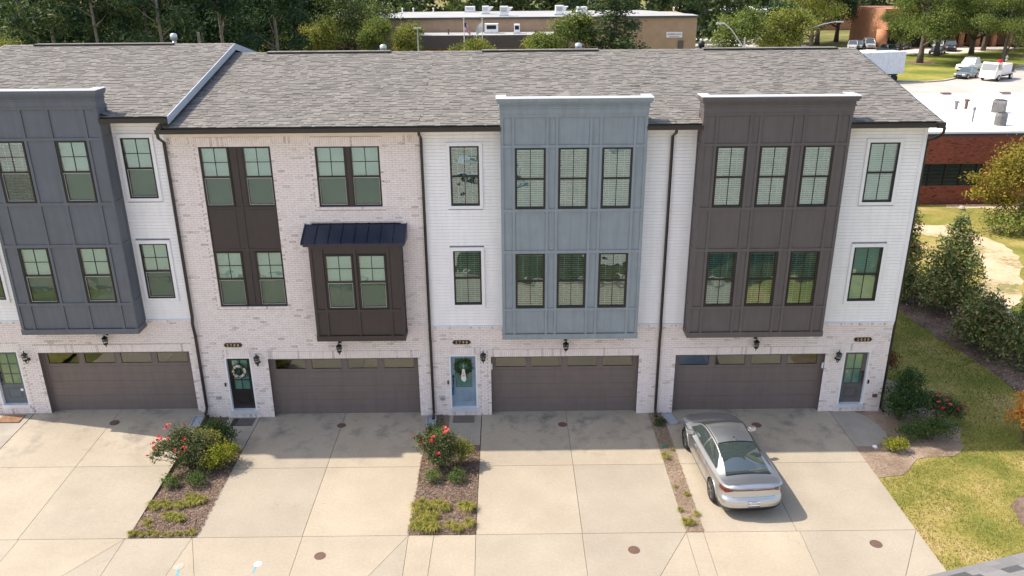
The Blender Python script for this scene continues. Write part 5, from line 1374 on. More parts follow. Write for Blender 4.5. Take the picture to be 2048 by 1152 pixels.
# orange tree at the right edge
bush('orange_shrub', (16.28, -2.1, 0), 'orange-leaved crepe myrtle cut off by the right edge of the picture', 'leaf_orange', [(0, 0, 1.35, .5, .5, .35), (-.1, .1, .85, .48, .45, .3), (.2, 0, 1.75, .4, .4, .25)], 3000, .08, 26, 'small tree', hollow=.35, spread=.22)

# liriope tufts
def tuft_mesh(seed, n=130, h=.26, R=.05):
    g = np.random.default_rng(seed); a = g.uniform(0, 2*np.pi, n); out = g.uniform(.3, 1, n)
    d = np.stack([np.cos(a), np.sin(a), np.zeros(n)], 1); s = np.stack([-np.sin(a), np.cos(a), np.zeros(n)], 1)*.006
    b = d*g.uniform(0, R, n)[:, None]; H = h*g.uniform(.6, 1.15, n); m1 = b+d*(H*out*.45)[:, None]+np.array([0, 0, 1])*(H*.62)[:, None]; t = b+d*(H*out*1.05)[:, None]+np.array([0, 0, 1])*(H*(.85-.55*out))[:, None]
    V = np.stack([b-s, b+s, m1+s, m1-s, t], 1).reshape(-1, 3); loops = []; i = np.arange(n)*5
    L = np.stack([i, i+1, i+2, i+3, i+3, i+2, i+4], 1).ravel(); st = np.stack([np.arange(n)*7, np.arange(n)*7+4], 1).ravel(); tt = np.tile([4, 3], n)
    tone = np.repeat(np.clip(g.normal(.5, .28, n), 0, 1), 2)
    return np_mesh('grass_tuft', V, L, st, tt, [M['grass_tuft']], attrs={'tone': tone})
TUFT = [tuft_mesh(k) for k in range(4)]
def tufts(pts, label, group, sc=1.0):
    for i, (x, y) in enumerate(pts):
        s = sc*RNG.uniform(.8, 1.25); o = put(TUFT[i % 4], 'grass_tuft', None, (x, y, .0), (0, 0, RNG.uniform(0, 6)), (s, s, s*.9)); tag(o, label, 'grass tuft', group)
tufts([(-2.62, -5.2), (-2.45, -5.05), (-2.3, -5.2), (-2.55, -5.45), (-2.35, -5.5), (-2.6, -5.75), (-2.42, -5.8), (-2.6, -6.05), (-2.4, -6.1), (-2.2, -6.15), (-2.05, -6.1), (-2.2, -5.85), (-1.95, -5.15), (-1.8, -5.25), (-2.1, -5.1), (-2.1, -5.6)],
      'yellow-green grass tuft in the crowded lower left corner of the middle bed', 'tufts crowding the corner of the middle bed')
for (x, y), l in (((-1.62, -6.0), 'single grass tuft at the lower middle of the middle bed'), ((-1.12, -5.95), 'grass tuft in the lower right corner of the middle bed'), ((-1.15, -5.25), 'grass tuft at the right edge of the middle bed'), ((-1.35, -5.15), 'grass tuft beside the one at the right edge of the middle bed'), ((-1.4, -6.15), 'small dry tuft between two larger ones in the middle bed')):
    tufts([(x, y)], l, 'single tufts of the middle bed', 1.05)
tufts([(-10.05, -4.95), (-9.95, -5.1), (-9.75, -4.9), (-9.6, -5.05), (-9.4, -4.9), (-9.25, -5.0), (-9.1, -4.75), (-8.95, -4.6), (-8.85, -4.85), (-9.0, -4.95), (-8.75, -4.75), (-9.2, -4.55), (-9.35, -5.5), (-9.2, -5.55), (-9.5, -5.45), (-9.05, -5.6)],
      'dry yellow grass tuft across the lower part of the left bed', 'tufts scattered in the left bed', .85)
tufts([(-10.15, -6.2), (-10.0, -6.15), (-9.85, -6.22), (-9.7, -6.15), (-9.5, -6.2), (-9.3, -6.2), (-9.1, -6.22), (-8.9, -6.2), (-8.7, -6.18), (-8.58, -6.1), (-8.5, -6.2), (-9.8, -5.9), (-9.95, -5.7)],
      'green grass tuft in the row along the bottom edge of the left bed', 'tufts in a row along the left bed edge', .6)
for (u, v, s, l) in ((1331, 916, .95, 'round green tuft at the top of the narrow strip'), (1344, 900, .5, 'tiny weed at the edge of the narrow strip near the shadow line'), (1351, 975, .5, 'sparse weed in the middle of the narrow strip'), (1373, 990, .65, 'weed at the right edge of the narrow strip'), (1360, 1022, .55, 'weed at the left edge of the narrow strip, lower half'), (1393, 1030, .55, 'weed at the right edge of the narrow strip, lower half'), (1372, 1048, .75, 'green weed near the bottom of the narrow strip'), (1384, 1048, .6, 'dry weed at the very bottom of the narrow strip')):
    x, y, z = gpt(u, v); tufts([(x, y)], l, 'weeds in the narrow strip', s)
bush('weed_clump', (4.95, -.75, 0), 'weedy clump at the foot of the downspout between the right garages', 'leaf_rose', [(0, 0, .10, .20, .25, .10)], 700, .05, 28, 'weed', tone=(.3, .2), stems=3)

# wreaths on the doors
def wreath(x, z, y, R, mat, label, flowers=None, ribbon=False, seed=0):
    g = np.random.default_rng(seed); r = empty('door_wreath', (x, y, z), label, 'wreath')
    n = 800; a = g.uniform(0, 2*np.pi, n); rr = R+g.normal(0, R*.17, n); P = np.stack([x+rr*np.cos(a), y-.03+g.normal(0, .018, n), z+rr*np.sin(a)], 1)
    out = np.stack([np.cos(a), -np.ones(n), np.sin(a)], 1)
    me = leaf_quads('leaves', P-np.array([x, y, z]), unit(out), .062, M[mat], g.normal(.45, .25, n), g, .5, upb=.2); add_mesh(me, 'leaves', r)
    if flowers:
        b = bloom_mesh(M['petal_cream'], .05)
        for k in range(flowers):
            t = g.uniform(0, 6.283); t = t if k % 4 else g.uniform(-1.8, .2); put(b, 'flower', r, (x+R*math.cos(t), y-.07, z+R*math.sin(t)), (math.radians(80)+g.normal(0, .3), g.normal(0, .3), g.uniform(0, 6)))
    if ribbon:
        m = MB(); m.tube([(x, y-.02, z+.42), (x, y-.04, z-.02)], .006, 5); m.add([(x-.05, y-.06, z-.12), (x+.05, y-.06, z-.12), (x+.085, y-.07, z-.45), (x+.02, y-.07, z-.54), (x-.06, y-.07, z-.48), (x-.09, y-.07, z-.42)], [(5, 4, 3, 2, 1, 0)])
        m.lathe((x, y-.07, z-.10), [(.0, -.03), (.05, -.01), (.05, .02), (0, .04)], 10, axis='y'); m.build('ribbon', M['petal_cream'], r)
        m = MB(); m.lathe((x+.005, y-.075, z-.30), [(.032, 0), (.032, .004), (0, .006)], 12, axis='y'); m.build('pumpkin_print', simple('orange_print', (.62, .25, .08), .6), r)
wreath(-8.93, 1.72, .09, .19, 'leaf_rose', 'floral wreath of cream blossoms on the black front door', flowers=34, seed=1)
wreath(-1.50, 1.78, .09, .235, 'leaf_shrub', 'green leafy wreath with a white ribbon on the light blue front door', ribbon=True, seed=2)
x, z = -16.28, 1.08
m = MB(); m.lathe((x, .105, z), [(.05, 0), (.05, .006), (0, .008)], 16, axis='y'); tag(m.build('door_sticker', M['white_trim']), 'round white sticker on the glass of the slate door', 'sticker')
# ------------------------------------------------------------------ trees
_tv = {}
def tree_variant(kind, v):
    k = (kind, v)
    if k in _tv: return _tv[k]
    g = np.random.default_rng(hash_((kind, v))); bl = []
    if kind == 'pine':
        for i in range(30):
            z = 7.5+i*.48; a = g.uniform(0, 6.283); d = (3.3-(z-7.5)*.15)*g.uniform(.45, 1); bl.append((d*math.cos(a), d*math.sin(a), z, 1.25, 1.25, .55))
        bl.append((0, 0, 22, .8, .8, 1.2)); P = crown_points(g, bl, 8000, 16, .32, .2); sz, asp, mat, bark, th, r0, top = .42, .30, 'leaf_pine', 'bark_pale', 12, .18, 21.5
    elif kind == 'dense':
        for i in range(20):
            z = g.uniform(3, 13); w = 3.6*math.sin(math.pi*min(1, (z-1)/14))**.6; a = g.uniform(0, 6.283); d = w*g.uniform(.3, .85); bl.append((d*math.cos(a), d*math.sin(a), z, 1.9, 1.9, 1.5))
        P = crown_points(g, bl, 6000, 16, .24, .35); sz, asp, mat, bark, th, r0, top = .38, .6, 'leaf_dark', 'bark', 4, .25, 11
    elif kind == 'round':
        for i in range(15):
            z = g.uniform(3.0, 6.9); w = 2.5*math.sqrt(max(.1, 1-((z-4.6)/3.1)**2)); a = g.uniform(0, 6.283); d = w*g.uniform(.25, .72); bl.append((d*math.cos(a), d*math.sin(a), z, 1.0, 1.0, .85))
        P = crown_points(g, bl, 9000, 16, .26, .3); sz, asp, mat, bark, th, r0, top = .20, .6, 'leaf_mid', 'bark', 2.2, .12, 6
    elif kind == 'cone':
        for i in range(20):
            z = .8+i*.46; w = 2.5*(1-z/11)**.7; a = i*2.4; d = w*g.uniform(.45, .7); bl.append((d*math.cos(a), d*math.sin(a), z+.5, w*.45+.3, w*.45+.3, .75))
        bl.append((0, 0, 10, .5, .5, 1.0)); P = crown_points(g, bl, 8000, 16, .26, .4); sz, asp, mat, bark, th, r0, top = .26, .5, 'leaf_magnolia', 'bark', 2, .16, 9
    elif kind == 'oak':
        for i in range(32):
            z = g.uniform(4.2, 14.5); w = 7.2*math.sqrt(max(.15, 1-((z-9)/7.5)**2)); a = g.uniform(0, 6.283); d = w*g.uniform(.25, .8); bl.append((d*math.cos(a), d*math.sin(a), z, 2.1, 2.1, 1.3))
        P = crown_points(g, bl, 26000, 18, .26, .25); sz, asp, mat, bark, th, r0, top = .26, .6, 'leaf_mid', 'bark_dark', 4.5, .42, 13
    elif kind == 'fan':      # low spreading crown
        for i in range(14):
            a = g.uniform(0, 6.283); d = g.uniform(.4, 2.4); bl.append((d*math.cos(a), d*math.sin(a), 5.0-d*.45+g.uniform(-.4, .3), .95, .95, .5))
        P = crown_points(g, bl, 4200, 16, .26, .3); sz, asp, mat, bark, th, r0, top = .20, .6, 'leaf_olive', 'bark', 2, .12, 4
    p, o, ct = P; tone = .48+(ct-.5)*.62+g.normal(0, .16, len(p))
    crown = leaf_quads('crown', p, o, sz, M[mat], tone, g, asp)
    trunk = limbs(th, r0, bl[::2], g, M[bark], top)
    _tv[k] = (trunk, crown); return _tv[k]
def hash_(t): return sum(ord(c)*(i+7) for i, c in enumerate(str(t)))
def tree(kind, v, x, y, label, sx=1.0, sz=1.0, name='tree', group=None, mat=None, cat='tree', z=-.1):
    tr, cr = tree_variant(kind, v); r = empty(name, (x, y, z), label, cat, group, rz=float(RNG.uniform(0, 6.28)))
    for me, nm in ((tr, 'trunk'), (cr, 'crown')):
        if nm == 'crown' and mat:
            me2 = _tv.get((kind, v, mat))
            if me2 is None: me2 = me.copy(); me2.materials.clear(); me2.materials.append(M[mat]); _tv[(kind, v, mat)] = me2
            me = me2
        o = bpy.data.objects.new(nm, me); COL.objects.link(o); o.parent = r; reg(o, r)
    r.scale = (sx, sx, sz); return r
# pines behind the left roof
pg = 'tall pines behind the left roof'
for x, y, s, l in ((-36.5, 45, 1.0, 'pine with a pale trunk near the left edge, yellowish tuft beside it'), (-33.2, 45.5, .98, 'second pine from the left, straight grey trunk'), (-30.9, 50, 1.0, 'third pine from the left, half hidden in dark foliage'), (-28.2, 46, 1.05, 'fourth pine from the left, with a pale scar on its trunk')):
    tree('pine', int(-x) % 3, x, y, l, s, s, 'pine_tree', pg)
for i, (x, y, l) in enumerate(((-41.5, 50, 'dark pine at the far left edge of the wood'), (-25.2, 52, 'dark pine right of the scarred pine'), (-22.0, 58, 'dark pine at the right end of the left wood'))):
    tree('pine', i, x, y, l, 1.05, 1.0, 'pine_tree', pg, mat='leaf_dark')
tree('oak', 0, -40, 42, 'reddish-green broadleaf tree at the left edge above the roof end', .45, .62, mat='leaf_olive')
dn = [(-44, 58), (-38, 60), (-33, 58), (-28, 60), (-24, 64), (-36, 68), (-30, 72), (-48, 66)]
for i, (x, y) in enumerate(dn): tree('dense', i % 3, x, y, 'dark dense tree massed behind the row of pine trunks', 1.15, 1.15, 'tree', 'dark trees massed behind the pines')
# mid-distance trees, left to right
tree('cone', 1, -27.4, 78, 'pointed olive-green tree above the gable where the two roofs meet', 1.25, .90, mat='leaf_olive')
tree('round', 0, -22.3, 80, 'round olive tree left of centre above the roof ridge', 1.1, 1.14, mat='leaf_olive')
tree('oak', 1, -20.5, 92, 'large glossy tree with a shaded underside between two olive trees', .95, 1.0, mat='leaf_magnolia')
tree('oak', 2, -27.5, 96, 'large dark tree behind the pointed olive tree', .9, 1.0, mat='leaf_dark')
tree('oak', 3, -19.6, 97, 'dark tree touching the left end of the tan building', .52, .95, mat='leaf_dark')
tree('round', 1, -15.5, 79, 'bright green round tree left of the street lamp', .95, 1.16, mat='leaf_mid')
tree('round', 2, -12.1, 81, 'olive tree behind the street lamp', .95, 1.10, mat='leaf_olive')
tree('fan', 0, -4.3, 84, 'low spreading yellow-green tree below the two flags', 1.1, 1.12, mat='leaf_olive')
tree('round', 3, 7.6, 80, 'broad green tree in front of the tan building', 1.6, 1.28, mat='leaf_mid')
tree('fan', 1, 4.6, 82, 'lower olive tree leaning left of the broad green one', .9, 1.3, mat='leaf_olive')
tree('cone', 0, 13.2, 80, 'tall dark magnolia in front of the tan building', 1.9, 1.16, cat='magnolia', name='magnolia_tree', mat='leaf_woods')
tree('cone', 2, -9.0, 132, 'pointed green tree behind the left part of the tan building', 1.1, 1.05, mat='leaf_mid')
tree('round', 0, 29.2, 81, 'round green tree behind the short street lamp', 1.5, 1.22, mat='leaf_mid')
tree('round', 2, 34.6, 82, 'reddish-green round tree between the two arm lamps', 1.5, 1.3, mat='leaf_olive')
tree('dense', 1, 41.0, 104, 'dark tree behind the long-armed lamp pole', 1.0, .7)
tree('oak', 0, 52.5, 122, 'large yellow-green tree left of the parking lot', .95, 1.05, mat='leaf_olive')
tree('oak', 1, 63.9, 106, 'big spreading oak with a forked trunk in the mown grass', 1.05, 1.0, name='oak_tree', cat='oak')
tree('oak', 2, 71.3, 116, 'oak with a paler trunk just right of the big forked oak', 1.0, 1.02, name='oak_tree', cat='oak', mat='leaf_mid')
tree('oak', 3, 78.2, 118, 'dark-trunked oak at the right of the mown grass', .95, 1.0, name='oak_tree', cat='oak', mat='leaf_dark')
tree('oak', 0, 83.5, 124, 'thin-trunked oak behind the dark-trunked one', .9, .95, name='oak_tree', cat='oak', mat='leaf_dark')
tree('oak', 2, 66.0, 118, 'dark-trunked small oak left of the big forked oak', .55, .62, name='oak_tree', cat='oak', mat='leaf_mid')
tree('oak', 0, 72.0, 98, 'oak crown reaching over the mown grass from the right', .8, .85, name='oak_tree', cat='oak', mat='leaf_mid')
tree('oak', 1, 88.0, 108, 'dark oak standing over the road at the upper right corner', 1.0, 1.0, name='oak_tree', cat='oak', mat='leaf_dark')
tree('oak', 1, 93.5, 125, 'dark oak reaching in from the right edge', 1.0, 1.0, name='oak_tree', cat='oak', mat='leaf_dark')
tree('dense', 0, 78.0, 132, 'low dark rounded tree before the brick building at right', .5, .3)
for i, (x, y) in enumerate(((60, 140), (66, 146), (92, 138), (100, 146), (84, 150))): tree('oak', i % 4, x, y, 'dark tree rising behind the orange brick building', 1.0, 1.05, 'tree', 'trees behind the orange brick building', mat='leaf_dark')

# the woods that close the view
def woods(name, spots, h, seed, label, mat='leaf_dark', per=900, size=.75):
    g = np.random.default_rng(seed); bl = []
    for x, y in spots:
        hh = h*g.uniform(.8, 1.15)
        for _ in range(9):
            z = g.uniform(.08, 1)*hh; w = 3.4*math.sin(math.pi*min(1, z/hh*.85+.05))+.6; a = g.uniform(0, 6.283); d = w*g.uniform(0, .8); bl.append((x+d*math.cos(a), y+d*math.sin(a), z, 2.0, 2.0, 1.7))
    n = per*len(spots); P, o, ct = crown_points(g, bl, n, 18, .3, .4); tone = .45+(ct-.5)*.6+g.normal(0, .18, n)
    me = leaf_quads(name, P, o, size, M[mat], tone, g, .6); ob = bpy.data.objects.new(name, me); COL.objects.link(ob); ob['kind'] = 'stuff'; tag(ob, label)
g = np.random.default_rng(99)
woods('woods', [(x+g.uniform(-2, 2), y+g.uniform(-3, 3)) for y in (74, 84, 96) for x in range(-66, -28, 6)], 19, 1, 'dark mass of woodland behind the pines at left', per=1100)
woods('woods', [(x+g.uniform(-2, 2), y+g.uniform(-3, 3)) for y in (136, 146, 160, 175) for x in range(-72, 60, 6)], 17, 2, 'distant woods along the top behind the tan building', 'leaf_woods', per=700, size=1.0)
woods('woods', [(x+g.uniform(-2, 2), y+g.uniform(-4, 4)) for y in (205, 222, 240) for x in range(20, 150, 7)], 17, 3, 'far woods behind the brick buildings at right', 'leaf_woods', per=600, size=1.2)

# magnolia row on the mulch by the lawn, and the big tree at right
def magnolia(x, y, h, w, seed, label, n=7000):
    g = np.random.default_rng(seed); bl = []
    for i in range(13):
        z = .35+i*(h-.9)/12; ww = w*(1-(z/h)**1.35)*.95; a = i*2.4+seed; d = ww*.42; bl.append((d*math.cos(a), d*math.sin(a), z+.15, ww*.55+.18, ww*.55+.18, .42))
    r, rng, P, o = bush('magnolia_shrub', (x, y, -.03), label, 'leaf_magnolia', bl, n, .155, seed, 'magnolia', 'magnolias planted along the mulch bed', .42, (.60, .26), 1, .35, .26, 9)
    m = MB(); m.tube([(0, 0, -.05), (0, 0, h*.5), (0, 0, h*.93)], [.06, .045, .01], 7); add_mesh(m.mesh('trunk', M['bark']), 'trunk', r)
magnolia(18.35, 11.6, 4.3, 1.35, 31, 'dark magnolia half hidden behind the corner of the right end house')
magnolia(19.05, 8.5, 4.45, 1.75, 32, 'tallest magnolia in the row, reddish twigs on its right side', 9500)
magnolia(18.75, 5.0, 2.3, 1.35, 33, 'low spreading magnolia between the tallest and the one at the right edge')
magnolia(19.6, 3.3, 3.4, 1.45, 34, 'magnolia cut by the right edge, pale upright shoots')
magnolia(17.75, 9.9, 1.7, .75, 35, 'smallest magnolia at the foot of the one behind the house corner', 2400)
g = np.random.default_rng(50); bl = [(0, 0, 2.9, 2.0, 2.0, 1.5), (-1.8, -.3, 2.6, 1.2, 1.1, .9), (-2.9, -.6, 2.1, .9, .8, .45), (1.6, 0, 3.2, 1.8, 1.7, 1.5), (.2, .6, 3.9, 1.5, 1.4, .9), (-1.2, 0, 3.5, 1.0, 1.0, .7), (-3.2, -.3, 2.9, .7, .6, .3), (-1.6, -.6, 1.7, 1.0, .9, .5), (2.2, .2, 4.3, 1.4, 1.2, .9)]
r, *_ = bush('honey_locust', (29.4, 20.8, -.03), 'large yellow-green feathery tree in front of the red brick wall', 'leaf_yellow', bl, 13000, .17, 50, 'tree', None, .5, (.42, .24), 1, .25, .22, 14)
m = MB(); m.tube([(0, 0, -.1), (.1, 0, 1.5), (.2, 0, 3.6)], [.2, .16, .08], 9); add_mesh(m.mesh('trunk', M['bark']), 'trunk', r)
for b in bl: pass
bush('green_shrub', (28.0, 19.7, -.03), 'bright green undergrowth at the foot of the yellow-green tree', 'leaf_mid', [(0, 0, .6, 1.6, 1.1, .6), (1.8, -.5, 1.0, 1.6, 1.2, 1.0), (3.6, 0, 1.2, 1.6, 1.2, 1.2)], 9000, .14, 51, 'shrub', None, .6, (.85, .2), 2, .4, .22, 12)
x, y, z = gpt(1923, 418); tag(MB().lathe((x, y, -.03), [(.18, 0), (.22, .1), (.12, .22), (0, .25)], 9).build('white_rock', M['concrete_light']), 'pale rock on the grass near the red brick wall', 'rock')

# ------------------------------------------------------------------ buildings beyond
# low red brick building with the white roof
wb_ = empty('red_brick_building', (35, 26, 0), 'low red brick building with a bright white flat roof and dark window band', 'building')
X0, X1, Y0, Y1, ZT = 15.0, 62.0, 26.0, 41.4, 4.42
m = MB(); wall_mesh(m, X0, X1, -.1, ZT-.12, [(22.0, 29.8, 1.10, 2.50)], Y0, .25); m.quad((X0, Y1, -.1), (X0, Y0, -.1), (X0, Y0, ZT), (X0, Y1, ZT)); m.quad((X1, Y1, -.1), (X0, Y1, -.1), (X0, Y1, ZT), (X1, Y1, ZT)); m.quad((X1, Y0, -.1), (X1, Y1, -.1), (X1, Y1, ZT), (X1, Y0, ZT))
rw = m.build('wall', simple('red_mortar', (.20, .075, .05), .95), wb_)
m = MB()
n = int((ZT-.22)/.0705)
for i in range(n):
    za = -.05+i*.0705
    for a, b in cut_spans(21, 38, za, za+.062, [(22.0, 29.8, 1.10, 2.50)]):
        x = a-(.105 if i % 2 else 0)
        while x < b:
            p, q = max(x, a), min(x+.2, b); x += .21
            if q-p > .03: m.add([(p, Y0-.015, za), (q, Y0-.015, za), (q, Y0-.015, za+.060), (p, Y0-.015, za+.060), (p, Y0, za+.062), (q, Y0, za+.062)], [(0, 1, 2, 3), (3, 2, 5, 4)], 0, float(np.clip(RNG.normal(.55, .17)-(.4 if RNG.random() < .03 else 0), 0, 1)))
m.build('brickwork', M['red_brick'], rw, tones=True, kind='stuff')
m = MB(); m.box(X0-.1, X1+.1, Y0-.08, Y1+.1, ZT-.02, ZT+.04); m.box(X0-.1, X1+.1, Y0-.10, Y0+.12, ZT+.04, ZT+.11); m.box(X0-.1, X1+.1, Y1-.12, Y1+.1, ZT+.04, ZT+.14); m.build('roof', M['white_roof'], wb_)
m = MB(); m.box(X0-.1, X1+.1, Y0-.07, Y0+.02, ZT-.14, ZT-.02); m.build('coping', simple('navy_coping', (.02, .03, .09), .5), wb_)
m = MB(); m.box(22.0, 29.8, Y0+.10, Y0+.12, 1.1, 2.5); wi = m.build('window', simple('dark_louvre_glass', (.020, .035, .040), .25), wb_)
x = 22.6
while x < 29.8: MB().box(x-.05, x+.05, Y0+.02, Y0+.10, 1.1, 2.5).build('mullion', M['black'], wi); x += .98
for k in range(1, 6): MB().box(22.0, 29.8, Y0+.05, Y0+.095, 1.1+k*.235-.018, 1.1+k*.235+.018).build('louvre_bar', M['black'], wi)
def condenser(x, y, s, h, label):
    r = empty('rooftop_condenser', (x, y, ZT), label, 'air conditioner', 'condensers on the white roof')
    m = MB(); m.lathe((x, y, ZT+.04), [(s*.98, 0), (s, .08), (s, h-.1), (s*.97, h)], 4 if s > .38 else 12); m.build('casing', M['unit_grey'], r)
    m = MB()
    for k in range(8): m.lathe((x, y, ZT+.14+k*(h-.25)/8), [(s*1.01, 0), (s*1.02, .015)], 4 if s > .38 else 12)
    m.build('coil_fins', M['dark'], r); m = MB(); m.lathe((x, y, ZT+.04+h), [(s*.7, 0), (s*.7, .03), (0, .035)], 14); m.build('fan_guard', M['black'], r)
a = gpt(1996, 226, ZT); condenser(a[0], a[1], .52, .85, 'grey boxy condenser on the white roof, the upper of the two')
a = gpt(1999, 252, ZT); condenser(a[0], a[1], .36, .8, 'brown-grey round condenser on the white roof, the lower of the two')
for u, v, h, l in ((1911, 220, .62, 'pale pipe with a cap on the white roof, leftmost of three'), (1931, 219, .72, 'dark capped pipe on the white roof, middle of three'), (1944, 245, 1.0, 'thin tall pipe on the white roof, rightmost of three')):
    a = gpt(u, v, ZT); m = MB(); w = .11 if v < 230 else .06; m.lathe((a[0], a[1], ZT+.03), [(w, 0), (w, h*.75), (w*1.7, h*.78), (w*1.7, h*.95), (0, h)], 10); tag(m.build('roof_pipe', M['unit_grey'] if u != 1931 else M['rust']), l, 'roof pipe', 'pipes on the white roof')
for u, v, l in ((1898, 191, 'small dark scupper at the back edge of the white roof, left one'), (2010, 188, 'small dark scupper at the back edge of the white roof, right one')):
    a = gpt(u, v, ZT+.1); m = MB(); m.box(a[0]-.35, a[0]+.35, 41.2, 41.6, ZT+.14, ZT+.24); tag(m.build('roof_scupper', M['rust']), l, 'roof fitting')

# tan brick building
tb = empty('tan_brick_building', (5, 100, 0), 'long tan brick building with a grey flat roof and a brown metal fascia', 'building')
m = MB(); m.box(-17.0, 27.7, 100, 116, -.1, 7.3); tw = m.build('wall', M['tan'], tb)
m = MB(); m.slab([(-17.2, 99.8), (27.9, 99.8), (27.9, 104.0), (22.4, 117.2), (-17.2, 117.2)], 7.3, 7.48); m.build('roof', M['grey_roof'], tb)
m = MB(); m.box(-17.2, 27.9, 99.7, 99.85, 7.22, 7.50); m.build('roof_edge', simple('dark_edge', (.06, .07, .065), .5), tb)
m = MB(); m.box(-12.4, 7.0, 92, 100, 3.9, 4.0); m.box(-12.4, 7.0, 91.9, 92.1, 4.0, 5.55); m.box(-12.4, 7.0, 92.1, 99.95, 5.38, 5.45)
m.build('front_wing', M['grey_roof'], tb)
m = MB(); m.box(-12.5, 7.1, 91.8, 91.95, 3.95, 5.60); fs = m.build('fascia', M['fascia'], tb)
x = -12.5; m = MB()
while x < 7.1: m.box(x-.03, x+.03, 91.74, 91.8, 3.95, 5.60); x += .42
m.build('fascia_ribs', M['fascia'], fs, kind='stuff')
m = MB(); m.box(-12.3, 6.9, 93.5, 93.7, -.1, 3.9); m.build('shopfront_wall', M['tan'], tb)
for a, b in ((-11.6, -9.3), (-2.6, -.2), (.6, 3.3)): MB().box(a, b, 93.38, 93.48, .3, 3.3).build('window', M['dark'], tb)
for x in (-12.0, -9.0, -5.9, -2.9, .2, 3.6, 6.6): MB().box(x-.25, x+.25, 92.4, 92.9, -.1, 3.9).build('pier', M['tan'], tb)
MB().box(25.1, 25.9, 99.9, 100.0, 1.0, 4.05).build('door', M['fascia'], tb)
sg = empty('wall_sign', (24.5, 99.9, 4.85), 'small white sign with red and blue lettering on the tan wall', 'sign')
MB().box(23.35, 25.65, 99.86, 99.97, 4.48, 5.25).build('sign_board', M['white_trim'], sg)
put(text_mesh('AMERI', .36, .01, simple('sign_red', (.45, .05, .08), .5)), 'lettering', sg, (24.0, 99.84, 4.93), (math.radians(90), 0, 0))
put(text_mesh('CLEAN', .32, .01, simple('sign_blue', (.10, .13, .25), .5)), 'lettering', sg, (25.02, 99.84, 4.93), (math.radians(90), 0, 0))
m = MB(); m.box(23.75, 25.2, 99.84, 99.86, 4.60, 4.66); m.build('small_print', M['fascia'], sg)
def rtu(u, v, w, h, label, scoop=True, z=7.45, d=1.4, dark=False):
    a = gpt(u, v, z); r = empty('rooftop_unit', (a[0], a[1], z), label, 'rooftop unit', 'air handling units on the tan building')
    MB().box(a[0]-w/2, a[0]+w/2, a[1], a[1]+d, z+.2, z+h).build('casing', M['white_roof'], r); MB().box(a[0]-w/2-.1, a[0]+w/2+.1, a[1]-.1, a[1]+d+.1, z, z+.2).build('curb', M['galv'], r)
    MB().box(a[0]-w*.35, a[0]+w*.35, a[1]-.03, a[1], z+h*.45, z+h*.85).build('grille', M['dark'] if dark else M['galv'], r)
    if scoop: m = MB(); m.add([(a[0]+w/2, a[1]+.1, z+h*.9), (a[0]+w/2+.7, a[1]+.1, z+h*.9), (a[0]+w/2, a[1]+.1, z+h*.3), (a[0]+w/2, a[1]+d-.1, z+h*.9), (a[0]+w/2+.7, a[1]+d-.1, z+h*.9), (a[0]+w/2, a[1]+d-.1, z+h*.3)], [(0, 2, 1), (3, 4, 5), (0, 1, 4, 3), (1, 2, 5, 4)]); m.build('rain_hood', M['white_roof'], r)
rtu(940, 25, 1.6, .9, 'white box unit on the tan roof, leftmost of five', False); rtu(971, 29, 1.0, 1.2, 'white unit with a hood, second from left on the tan roof'); rtu(1008, 33, 1.2, 1.4, 'white unit with a hood, third from left on the tan roof'); rtu(1119, 31, 1.2, 1.4, 'white unit with a hood, fourth from left on the tan roof'); rtu(1164, 26, 1.6, .9, 'white box unit on the tan roof, rightmost of five', False)
rtu(983, 67, 1.9, 1.3, 'large unit with a black grille on the lower roof beside the flags', False, 5.45, 1.2, True); rtu(1034, 68, .8, 1.3, 'narrow unit on the lower roof right of the flags', False, 5.45, 1.0, True)
for u, v, l in ((805, 26, 'first small white pipe on the tan roof from the left'), (827, 26, 'second small white pipe on the tan roof from the left'), (867, 26, 'third small white pipe on the tan roof from the left'), (897, 69, 'dark short pipe on the lower roof left of the flags')):
    a = gpt(u, v, 7.45 if v < 50 else 5.45); tag(MB().lathe((a[0], a[1], 7.45 if v < 50 else 5.45), [(.09, 0), (.09, .6), (.15, .62), (.15, .75), (0, .8)], 8).build('roof_pipe', M['white_roof'] if v < 50 else M['rust']), l, 'roof pipe', 'pipes on the tan building')
# a second brown brick building glimpsed through the trees at left
bb = empty('brown_brick_building', (-28, 104, 0), 'shaded brown brick wall glimpsed between the trees at left', 'building')
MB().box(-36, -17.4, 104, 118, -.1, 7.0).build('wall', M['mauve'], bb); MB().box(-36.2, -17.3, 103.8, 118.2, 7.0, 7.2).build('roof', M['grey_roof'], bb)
for a in (-31, -25): MB().box(a, a+1.6, 103.9, 104, 1.2, 3.0).build('window', M['dark'], bb)
